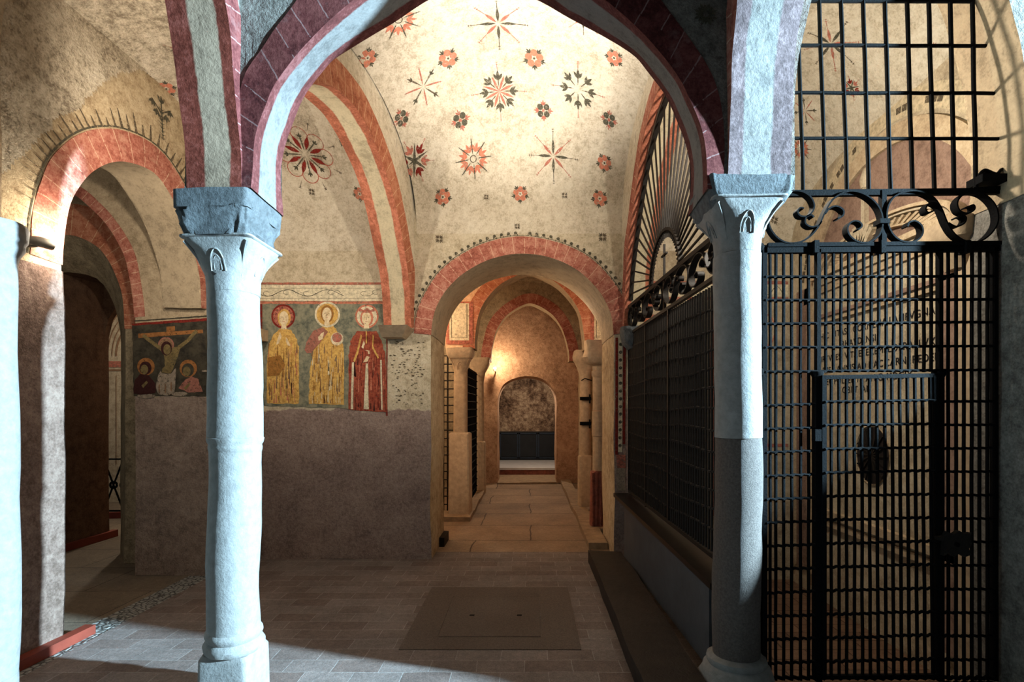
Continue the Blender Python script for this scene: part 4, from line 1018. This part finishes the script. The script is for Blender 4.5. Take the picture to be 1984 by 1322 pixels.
fz = thing('scroll_frieze', 'dark iron scroll frieze along the top of the receding side screen', 'ironwork', 'iron scroll friezes')
for rep in range(2):
    for s_ in SC:
        pts = catmull([((x - 25) / 1740 * (Ls / 2 - .03) + rep * Ls / 2 + .01, 2.46 - (y - 120) / 410 * .20) for x, y in s_], 4)
        mb = MB(); mb.ribbon(pts, f_s, -.022, .022, .007, M['irondk']); mb.build('scroll', fz)
mb = MB(); mb.bar(f_s(Ls / 2, 0, 2.24), f_s(Ls / 2, 0, 2.46), .02, .03, M['irondk']); mb.build('middle_post', fz)
fg = thing('fan_grille', 'iron fan of radiating bars filling the arch above the side screen', 'grille')
mb = MB(); mb.bar(f_s(-.02, 0, 2.48), f_s(Ls + .02, 0, 2.47), .045, .03, M['irondk']); mb.build('bottom_rail', fg)
hoop = [(u * 1.0, z - .02) for u, z in CLATR[3:-2]]
hoop = [(u + .01, z) for u, z in hoop if z > 2.47]
mb = MB(); mb.ribbon(hoop, f_s, -.018, .018, .02, M['irondk']); mb.build('outer_hoop', fg)
uc, zc2 = 1.12, 2.48; ri = .36
mb = MB(); mb.ribbon([(uc + ri * math.cos(a), zc2 + ri * math.sin(a)) for a in [PI * i / 24 for i in range(25)]], f_s, -.016, .016, .022, M['irondk'])
for i in range(1, 30):
    a = PI * i / 30; c, s_ = math.cos(a), math.sin(a); mb.bar(f_s(uc + ri * c, 0, zc2 + ri * s_), f_s(uc + (ri - .06) * c, 0, zc2 + (ri - .06) * s_), .014, .008, M['irondk'])
mb.build('inner_ring', fg)
def hoop_r(a):
    best = None
    for u, z in hoop:
        d = abs(math.atan2(z - zc2, u - uc) - a)
        if best is None or d < best[0]: best = (d, math.hypot(u - uc, z - zc2))
    return best[1]
for i in range(1, 30):
    a = PI * i / 30; c, s_ = math.cos(a), math.sin(a); R = hoop_r(a)
    mb = MB(); mb.bar(f_s(uc + ri * c, 0, zc2 + ri * s_), f_s(uc + R * c, 0, zc2 + R * s_), .012, .012, M['irondk']); mb.build('radial_bar', fg)
mb = MB(); mb.bar(f_s(uc, 0, 2.48), f_s(uc, 0, 2.74), .016, .012, M['irondk']); mb.bar(f_s(uc - .06, 0, 2.66), f_s(uc + .06, 0, 2.66), .016, .012, M['irondk']); mb.build('cross', fg)

# corridor grilles and far railing
gr = thing('corridor_grille', 'iron lattice beside the left corridor column facing the passage', 'grille', 'corridor grilles')
for x in (-1.42, -1.30, -1.18, -1.12):
    mb = MB(); mb.tube([(x, 7.2, .06), (x, 7.2, 2.28)], .012, M['irondk'], 6); mb.build('upright_bar', gr)
for k in range(19): mb = MB(); z = .15 + k * .115; mb.tube([(-1.6, 7.19, z), (-1.02, 7.19, z)], .009, M['irondk'], 6); mb.build('cross_bar', gr)
gr = thing('corridor_grille', 'iron lattice running back from the left corridor column along the aisle', 'grille', 'corridor grilles')
for k in range(14): mb = MB(); y = 7.3 + k * .12; mb.tube([(-.90 + .01 * k / 14, y, .06), (-.90 + .01 * k / 14, y, 2.1)], .012, M['iron'], 6); mb.build('upright_bar', gr)
for k in range(17): mb = MB(); z = .15 + k * .12; mb.tube([(-.885, 7.25, z), (-.885, 8.95, z)], .011, M['iron'], 6); mb.build('cross_bar', gr)
rl = thing('railing', 'black iron railing with diagonal crosses seen through the far left doorway', 'railing')
W7 = px_at(7.0)
mb = MB()
for y in (890, 990): a = W7(180, y); b = W7(262, y); mb.bar((a[0], 7.0, a[1]), (b[0], 7.0, b[1]), .02, .02, M['iron'])
mb.build('rail', rl)
for x0 in (160, 198, 236):
    mb = MB()
    for (p, q) in (((x0 + 4, 893), (x0 + 40, 987)), ((x0 + 40, 893), (x0 + 4, 987))):
        a = W7(*p); b = W7(*q); mb.bar((a[0], 7.0, a[1]), (b[0], 7.0, b[1]), .016, .016, M['iron'])
    for (x, y) in ((x0 + 22, 940), (x0 + 4, 940)):
        a = W7(x, y); mb.ribbon([(a[0] + .045 * math.cos(q), a[1] + .045 * math.sin(q)) for q in [2 * PI * i / 14 for i in range(15)]], lambda u, tt, z: (u, 7.0 + tt, z), -.01, .01, .02, M['iron'])
    mb.build('cross_panel', rl)
    mb = MB(); a = W7(x0 + 2, 890); b = W7(x0 + 2, 1005); mb.bar((a[0], 7.0, a[1]), (b[0], 7.0, b[1]), .018, .018, M['iron']); mb.build('post', rl)

# ================================================================== BENCH, STEP, BOARDS, ALTAR
t = thing('stone_bench', 'dark stone shelf on a grey panel below the side iron screen', 'bench')
mb = MB(); mb.hexa(lambda a, b, c: (.975 - .135 * b + .17 * a, 2.76 + 2.32 * b, .525 + .10 * b + .035 * c), M['slab'], (1, 8, 1)); mb.build('seat_slab', t)
mb = MB(); mb.hexa(lambda a, b, c: (.975 - .075 * b + .02 * a, 2.78 + 2.05 * b, .09 + (.435 + .1 * b) * c), M['panelg'], (1, 6, 1)); mb.build('front_panel', t)
mb = MB(); mb.hexa(lambda a, b, c: (1.05 - .08 * b + .04 * a, 2.82 + 2.25 * b, .12 + (.40 + .1 * b) * c), M['void'], (1, 4, 1)); mb.build('gap_shade_panel', t)  # dark sheet added to paint the shade in the gap below the slab
mb = MB(ALL); mb.wallbox((.58, 1.6, 0), (.90, 4.98, .12), M['stepm'], .12); mb.build('stone_step', label='long dark worn stone step on the floor below the bench', cat='step')
mb = MB(ALL); mb.wallbox((1.0, 1.6, -.2), (1.22, 2.52, .06), M['stepm'], .2); mb.build('stone_block', label='dark stone block at the foot of the right foreground column', cat='block')
def board(p, q, h, th, label):
    mb = MB(); mb.bar((p[0], p[1], h / 2 + .002), (q[0], q[1], h / 2 + .002), h, th, M['board'], (0, 0, 1)); 
    o = mb.build('skirting_board', label=label, cat='board', group='red skirting boards'); return o
def board2(p, q, h, th, label):
    p = Vector((*p, 0)); q = Vector((*q, 0)); d = (q - p).normalized(); n = Vector((-d.y, d.x, 0)); mb = MB()
    mb.hexa(lambda a, b, c: p.lerp(q, a) + n * th * b + Vector((0, 0, .002 + h * c)), M['board'], 1); mb.build('skirting_board', label=label, cat='board', group='red skirting boards')
board2((-2.885, 2.75), (-2.865, 3.42), .06, .07, 'red board on the floor against the blue-lit pier at far left')
board2((-4.80, 5.28), (-4.78, 6.02), .075, .07, 'red board at the foot of the dark wall inside the left doorway')
board2((-6.0, 6.9), (-5.35, 7.0), .08, .06, 'short red board on the floor below the far railing')
t = thing('altar', 'black three-panel altar front at the end of the corridor', 'altar')
mb = MB(); mb.box((-.80, 13.2, .155), (.95, 13.45, .88), M['blackp']); mb.build('body', t)
for k in range(3):
    x0 = -.72 + k * .49; mb = MB()
    for (a, b, c, d) in ((x0, x0 + .03, .2, .85), (x0 + .44, x0 + .47, .2, .85), (x0, x0 + .47, .2, .23), (x0, x0 + .47, .82, .85)): mb.box((a, 13.17, c), (b, 13.2, d), M['bluef'])
    mb.box((x0 + .05, 13.185, .25), (x0 + .42, 13.2, .80), M['blackp']); mb.build('panel', t)
t = thing('altar_step', 'white marble topped step in front of the black altar', 'step')
mb = MB(); mb.box((-.88, 11.5, .11), (.98, 13.2, .155), M['marble']); mb.build('tread', t)
mb = MB(); mb.box((-.88, 11.53, 0), (.98, 13.2, .11), M['redm']); mb.build('riser', t)
mb = MB(ALL); mb.wallbox((-.60, 10.1, 0), (.56, 10.9, .03), M['kerb'], .2); mb.build('threshold', label='worn stone threshold of the end doorway', cat='threshold')
mb = MB(); mb.box((-.955, 5.55, 0), (-.90, 5.86, .10), M['irondk']); mb.build('door_stop', label='small dark box on the floor at the left foot of the passage', cat='box')

# ================================================================== LAMPS
t = thing('spot_lamp', 'small spotlight on the pier beside the far left column capital', 'lamp', 'spot lamps')
mb = MB(); p = Vector((-2.87, 3.05, 2.475)); mb.tube([p + Vector((-.02, -.09, -.01)), p + Vector((.0, -.02, 0)), p + Vector((.01, .05, 0))], [.022, .03, .03], M['lampm'], 14); mb.bar(p + Vector((-.07, -.05, -.03)), p + Vector((.0, -.03, -.02)), .015, .03, M['lampm']); mb.build('housing', t)
mb = MB(); mb.tube([p + Vector((.01, .05, .004)), p + Vector((.012, .062, .004))], .024, M['glow'], 14); mb.build('lens', t)
t = thing('spot_lamp', 'bright small lamp on the left wall at the corridor end', 'lamp', 'spot lamps')
mb = MB(); mb.tube([(-.64, 9.95, 2.20), (-.64, 9.95, 2.245)], .03, M['lampm'], 12); mb.bar((-.64, 9.95, 2.21), (-.64, 10.2, 2.2), .02, .02, M['lampm']); mb.build('housing', t)
mb = MB(); mb.loft(-.64, 9.95, [(2.24, .02, .02, 2), (2.26, .03, .03, 2), (2.28, .02, .02, 2)], M['glow'], 12); mb.build('bulb', t)
t = thing('floodlight', 'black floodlight clamped to the right end of the upper rail', 'lamp', 'spot lamps')
a = G(1916, 352); mb = MB(); mb.box((a[0] - .075, YG - .05, a[1] - .02), (a[0] + .07, YG + .05, a[1] + .02), M['iron']); mb.bar((a[0] - .09, YG, a[1] - .045), (a[0] + .11, YG, a[1] - .035), .03, .02, M['iron']); mb.build('housing', t)
mb = MB(); mb.tube(catmull([(a[0] - .07, YG - .02, a[1] + .02), (a[0] - .04, YG - .02, a[1] + .05), (a[0] + .01, YG - .03, a[1] + .025), (a[0] + .05, YG - .02, a[1] + .055), (a[0] + .075, YG - .02, a[1] + .03), (a[0] + .04, YG - .02, a[1] + .01)], 6), .008, M['iron'], 6); mb.tube(catmull([(a[0] - .06, YG, a[1] + .015), (a[0] - .02, YG, a[1] + .045), (a[0] + .03, YG, a[1] + .04), (a[0] + .06, YG, a[1])], 5), .008, M['iron'], 6); mb.build('cable', t)

# ================================================================== FRESCOES
def fres(mb, T, Yp, pts, mat, k, jit=0, n=None):
    if n:
        q = []
        for (a, b) in zip(pts, pts[1:] + pts[:1]):
            for i in range(n): f = i / n; q.append((a[0] + (b[0] - a[0]) * f + random.uniform(-jit, jit), a[1] + (b[1] - a[1]) * f + random.uniform(-jit, jit)))
        pts = q
    mb.poly([(T(x, y)[0], Yp - .0004 * k, T(x, y)[1]) for x, y in pts], mat)
def wob_w(p): return p
T3 = lambda x, y: (((x / 4.406 + 490) - 1023) * .0051, 1.5 - ((y / 4.406 + 530) - 790) * .0051)
YF = 5.094
fr3 = thing('fresco', 'fresco of three standing haloed saints in ochre and red robes', 'painting', 'wall frescoes')
mb = MB()
fres(mb, T3, YF, [(60, 250), (1142, 250), (1146, 1165), (85, 1130)], P_green, 0, 5, 24)
fres(mb, T3, YF, rect(62, 262, 82, 1120), P_dred, 2, 2, 10); fres(mb, T3, YF, rect(1140, 255, 1150, 1215), P_dred, 2, 2, 10)
mb.build('background', fr3)
mb = MB()
fres(mb, T3, YF, rect(28, 95, 1130, 245), P_pale, 1, 2, 14); fres(mb, T3, YF, rect(30, 78, 1140, 98), P_red, 2, 2, 20); fres(mb, T3, YF, rect(28, 238, 1140, 262), P_or, 2, 3, 20)
for y in (125, 212): fres(mb, T3, YF, rect(35, y, 1115, y + 3), P_dk, 3)
for c, f in ((130, 1), (300, -1), (470, 1), (680, -1), (960, 1), (1060, -1)):
    pts = [(c + (70 - 4.4 * i) * math.cos(i * .42 * f), 168 + (34 - 2.0 * i) * math.sin(i * .42 * f)) for i in range(14)]
    for q in stroke(pts, 4): fres(mb, T3, YF, q, P_dk, 4)
for q in stroke([(40 + i * 18, 168 + 28 * math.sin(i * .33)) for i in range(42)], 5): fres(mb, T3, YF, q, P_dk, 4)
mb.build('scroll_border', fr3)
def saint(nm, robe, rm, halo, hm, face, extras, streak, lab):
    mb = MB(); fres(mb, T3, YF, robe, rm, 3, 4, 8)
    xs = [p[0] for p in robe]; ys = [p[1] for p in robe]
    for _ in range(90):
        x = random.uniform(min(xs) + 15, max(xs) - 15); y = random.uniform(min(ys) + 120, max(ys) - 40); l = random.uniform(30, 150); y1 = min(y + l, max(ys) - 10); w = random.uniform(2, 5)
        fres(mb, T3, YF, [(x, y), (x + w, y), (x + w + random.uniform(-8, 8), y1), (x + random.uniform(-8, 8), y1)], streak[_ % len(streak)], 4)
    hx, hy, hr = halo
    fres(mb, T3, YF, disc(hx, hy, hr, 28, hr * 1.02), hm[0], 5); fres(mb, T3, YF, disc(hx, hy, hr * .86, 28), hm[1], 6)
    fx, fy, fw, fh = face
    fres(mb, T3, YF, disc(fx + 2, fy - 4, fw * 1.4, 20, fh * 1.25), hm[2], 7)
    fres(mb, T3, YF, [(fx - fw * .4, fy + fh * .6), (fx + fw * .4, fy + fh * .6), (fx + fw * .6, fy + fh * 1.5), (fx - fw * .6, fy + fh * 1.5)], P_face, 8)
    fres(mb, T3, YF, disc(fx, fy, fw, 18, fh), P_face, 9)
    for s_ in (-1, 1): fres(mb, T3, YF, rect(fx + s_ * fw * .4 - 6, fy - 12, fx + s_ * fw * .4 + 6, fy - 8), P_thin, 10)
    fres(mb, T3, YF, rect(fx - 2, fy - 8, fx + 2, fy + 16), P_tan, 10); fres(mb, T3, YF, rect(fx - 9, fy + 26, fx + 9, fy + 30), P_red, 10)
    for i, (pts, m) in enumerate(extras): fres(mb, T3, YF, pts, m, 11 + i, 1, 4)
    mb.build(nm, fr3, label=lab)
saint('painted_figure', [(125, 1110), (120, 800), (138, 620), (170, 530), (240, 470), (320, 480), (370, 540), (398, 640), (396, 1115)], P_yel, (262, 368, 102), (P_dred, P_red, P_yel), (268, 385, 40, 62),
      [([(235, 500), (250, 540), (225, 600), (203, 610), (215, 560)], P_face), ([(285, 545), (300, 560), (325, 622), (300, 615), (285, 580)], P_face), ([(130, 720), (240, 700), (280, 780), (230, 870), (130, 880)], P_yel2)], (P_yel2, P_or, P_tan), 'saint in ochre robe with red halo')
saint('painted_figure', [(478, 1115), (490, 800), (530, 620), (560, 500), (600, 450), (690, 450), (745, 520), (780, 640), (782, 1120)], P_yel, (638, 352, 108), (P_pale, P_yel, P_yel2), (635, 352, 40, 60),
      [([(445, 655), (460, 590), (520, 490), (600, 460), (645, 500), (570, 600), (500, 680), (465, 682)], P_pink), ([(560, 545), (590, 510), (612, 500), (600, 560), (565, 575)], P_face), (disc(722, 560, 55, 20), P_pale), (disc(722, 550, 42, 20), P_red), ([(690, 590), (750, 590), (740, 615), (700, 615)], P_face)], (P_yel2, P_tan, P_pale), 'bearded figure in yellow robe holding a red orb')
saint('painted_figure', [(815, 1165), (820, 700), (835, 580), (890, 495), (1060, 495), (1100, 580), (1135, 700), (1148, 1185)], P_robe, (975, 368, 100), (P_or, P_pale, P_or), (972, 385, 40, 58),
      [([(905, 325), (918, 298), (945, 315), (975, 295), (1005, 315), (1035, 300), (1045, 325), (975, 340)], P_red), ([(848, 760), (866, 760), (858, 1160), (838, 1160)], P_pale), ([(966, 770), (986, 770), (992, 1160), (948, 1160)], P_pale), ([(1088, 740), (1102, 740), (1110, 1165), (1098, 1165)], P_pale),
       ([(925, 520), (937, 540), (900, 690), (872, 760), (860, 745), (888, 670)], P_yel), ([(1025, 520), (1037, 540), (1030, 620), (1080, 720), (1070, 730), (1020, 640)], P_yel), ([(930, 630), (950, 575), (960, 600), (945, 645)], P_face), ([(960, 655), (1000, 660), (1000, 690), (985, 690), (985, 668)], P_face), ([(945, 760), (975, 705), (1000, 715), (980, 755)], P_face), (rect(967, 490, 977, 600), P_yel)], (P_dred, P_dkred, P_or), 'crowned figure in red robe with white trim')
T4 = lambda x, y: ((x / 6.956 + 240 - 1023) * .0046, 1.5 - (y / 6.956 + 600 - 790) * .0046)
YC = 4.594
cr = thing('fresco', 'dark crucifixion fresco with two mourning haloed figures', 'painting', 'wall frescoes')
mb = MB(); fres(mb, T4, YC, [(120, 195), (1200, 115), (1200, 1165), (140, 1165)], P_dgreen, 0, 6, 20); fres(mb, T4, YC, [(115, 190), (1200, 110), (1200, 150), (118, 218)], P_dred, 1, 3, 20)
fres(mb, T4, YC, [(150, 150), (900, 95), (1200, 75), (1200, 92), (900, 112), (150, 162)], P_dk, 1, 3, 16)
for (x, y, r) in ((310, 1165, 120), (760, 1140, 110), (1095, 830, 40)): fres(mb, T4, YC, disc(x, y, r, 20, r * .28), P_white, 2, 4, 2)
mb.build('background', cr)
mb = MB(); fres(mb, T4, YC, [(200, 325), (1070, 270), (1072, 318), (205, 385)], P_wood, 2, 2, 8); fres(mb, T4, YC, [(580, 235), (695, 225), (697, 285), (582, 300)], P_wood, 2); mb.build('painted_cross', cr)
mb = MB(); fres(mb, T4, YC, disc(575, 480, 108, 24), P_pink, 3); fres(mb, T4, YC, disc(575, 480, 92, 24), P_tan, 4)
for pts, w in (([(268, 345), (330, 400), (410, 460), (530, 545)], 48), ([(990, 285), (930, 350), (870, 420), (745, 515)], 48)):
    for q in stroke(pts, w): fres(mb, T4, YC, q, P_olive, 5)
fres(mb, T4, YC, [(505, 510), (550, 620), (562, 760), (515, 850), (640, 865), (690, 760), (740, 620), (775, 490), (650, 520)], P_olive, 6, 3, 5)
for k in range(5):
    for q in stroke([(640, 650 + k * 22), (690, 655 + k * 20), (740, 640 + k * 20)], 5): fres(mb, T4, YC, q, P_dk, 7)
fres(mb, T4, YC, disc(582, 525, 74, 22, 95), P_dkred, 8); fres(mb, T4, YC, disc(592, 540, 50, 18, 72), P_olive, 9); fres(mb, T4, YC, disc(580, 815, 55, 18, 42), P_olive, 9)
fres(mb, T4, YC, [(500, 825), (520, 860), (640, 868), (712, 790), (708, 960), (690, 1110), (610, 1160), (480, 1150), (440, 1060), (470, 900)], P_white, 10, 4, 5)
for (a, b, c, d) in ((560, 1000, 600, 1130), (640, 980, 660, 1100), (480, 1010, 520, 1120)): fres(mb, T4, YC, rect(a, b, a + 18, d), P_tan, 11, 3, 4)
mb.build('painted_figure', cr, label='figure on the cross')
for (hx, hy, body, bm, lab) in ((305, 770, [(135, 1130), (150, 960), (230, 870), (350, 890), (435, 1000), (437, 1130), (240, 1150)], P_dkred, 'mourner in dark maroon at the left'), (875, 795, [(745, 1060), (830, 950), (920, 900), (1010, 940), (1070, 1110), (880, 1120)], P_pink, 'mourner in rose at the right')):
    mb = MB(); fres(mb, T4, YC, disc(hx, hy, 118, 24), P_wood, 3); fres(mb, T4, YC, body, bm, 4, 4, 5); fres(mb, T4, YC, disc(hx - 5, hy + 20, 82, 20, 90), P_dkred if bm is P_dkred else P_dgreen, 5); fres(mb, T4, YC, disc(hx - 20, hy + 40, 52, 18, 66), P_olive, 6)
    fres(mb, T4, YC, [(hx - 60, hy + 260), (hx + 10, hy + 190), (hx + 30, hy + 215), (hx - 30, hy + 290)], P_olive, 7, 3, 3); mb.build('painted_figure', cr, label=lab)

# pecked pale plaster between the saints and the passage
mb = MB()
for _ in range(150):
    x = random.uniform(755, 822); y = random.uniform(662, 785); r = random.uniform(.8, 2.2)
    wpoly(mb, W5, 5.093, [(x - r * 1.6, y), (x, y - r * .6), (x + r * 1.6, y), (x, y + r * .6)], P_thin)
mb.build('trim_5', kind='structure')

# ================================================================== added shadow caster, outer enclosure behind the camera
mb = MB()
for X in (3.0, 3.08): mb.poly([(X, 1.052, 0), (X, 2.5, 2.13), (X, 2.5, 0)], M['front'])
mb.poly([(3.0, 1.052, 0), (3.08, 1.052, 0), (3.08, 2.5, 2.13), (3.0, 2.5, 2.13)], M['front'])
mb.build('wall_shadow_caster', kind='structure')  # unseen wedge added to cut the daylight diagonally across the floor
mb = MB(); mb.wallbox((-4.5, -1.7, 0), (-4.4, 2.5, 4.6), M['front'], .5); mb.build('wall_near_far_left', kind='structure')
mb = MB(); mb.wallbox((-4.5, -1.8, 0), (8, -1.7, 4.6), M['front'], .6); mb.build('wall_behind', kind='structure')
mb = MB(); mb.wallbox((-4.5, -1.7, 4.6), (-1.65, 2.5, 4.7), M['front'], .6); mb.build('ceiling_near_left', kind='structure')
mb = MB(); mb.wallbox((1.25, -1.7, 4.6), (8, 2.5, 4.7), M['front'], .6); mb.build('ceiling_near_right', kind='structure')

# ================================================================== LIGHTS
def spot(name, loc, target, power, col, angle, blend=.5, r=.05):
    l = bpy.data.lights.new(name, 'SPOT'); l.energy = power; l.color = col; l.spot_size = math.radians(angle); l.spot_blend = blend; l.shadow_soft_size = r
    o = bpy.data.objects.new(name, l); COL.objects.link(o); o.location = loc; o.rotation_euler = (Vector(target) - Vector(loc)).to_track_quat('-Z', 'Y').to_euler(); return o
def point(name, loc, power, col, r=.05):
    l = bpy.data.lights.new(name, 'POINT'); l.energy = power; l.color = col; l.shadow_soft_size = r
    o = bpy.data.objects.new(name, l); COL.objects.link(o); o.location = loc; return o
def area(name, loc, target, power, col, sx, sy, spread=180):
    l = bpy.data.lights.new(name, 'AREA'); l.shape = 'RECTANGLE'; l.size = sx; l.size_y = sy; l.spread = math.radians(spread); l.energy = power; l.color = col
    o = bpy.data.objects.new(name, l); COL.objects.link(o); o.location = loc; o.rotation_euler = (Vector(target) - Vector(loc)).to_track_quat('-Z', 'Y').to_euler(); return o
COOL = (.50, .79, 1.0); WARM = (1.0, .88, .72); WARM2 = (1.0, .74, .48)
spot('daylight_entrance', (7.8, .75, 3.4), (-.6, 2.6, 1.5), 30000, COOL, 46, .4, .13)
spot('vault_wall_wash', (.05, 3.05, 2.75), (-.9, 5.1, 3.0), 88, WARM, 100, .7, .05)
spot('vault_spot', (.0, 3.0, 3.0), (-.1, 4.0, 4.5), 380, (1.0, .94, .86), 90, 1, .05)
point('left_pier_lamp', (-2.80, 3.18, 2.52), 20, WARM, .03)
spot('left_bay_lamp', (-2.15, 2.95, 3.0), (-2.2, 4.4, 3.6), 85, WARM, 140, .6, .05)
point('chapel_lamp', (1.42, 3.1, 3.0), 78, (1.0, .92, .78), .05)
point('far_left_bay_lamp', (-3.9, 3.2, 2.4), 7, WARM, .05)
point('far_room_lamp', (-5.0, 7.0, 2.9), 90, WARM, .05)
point('corridor_lamp', (-1.7, 6.5, 2.7), 45, WARM2, .05)
point('corridor_lamp_right', (.6, 6.2, 2.6), 10, WARM2, .05)
point('corridor_end_lamp', (-.60, 9.85, 2.36), 34, WARM2, .03)
point('corridor_aisle_lamp', (-1.8, 8.3, 2.5), 30, WARM2, .05)
point('niche_lamp', (0, 11.3, 2.3), 70, (1.0, .86, .68), .05)
w = bpy.data.worlds.new('World'); scene.world = w; w.use_nodes = True
bg = w.node_tree.nodes['Background']; bg.inputs[0].default_value = (.4, .55, .7, 1); bg.inputs[1].default_value = .12

# ================================================================== CAMERA
cam = bpy.data.cameras.new('Camera'); co = bpy.data.objects.new('Camera', cam); COL.objects.link(co); scene.camera = co
co.location = (0, 0, 1.5); co.rotation_euler = (PI / 2, 0, 0)
cam.sensor_width = 36; cam.sensor_fit = 'HORIZONTAL'; cam.lens = 36 * 1000 / 1984
cam.shift_x = -31 / 1984; cam.shift_y = 129 / 1984; cam.clip_start = .05
scene.view_settings.view_transform = 'Standard'; scene.view_settings.look = 'None'; scene.view_settings.gamma = 1; scene.view_settings.use_curve_mapping = False
scene.view_settings.exposure = 0.0
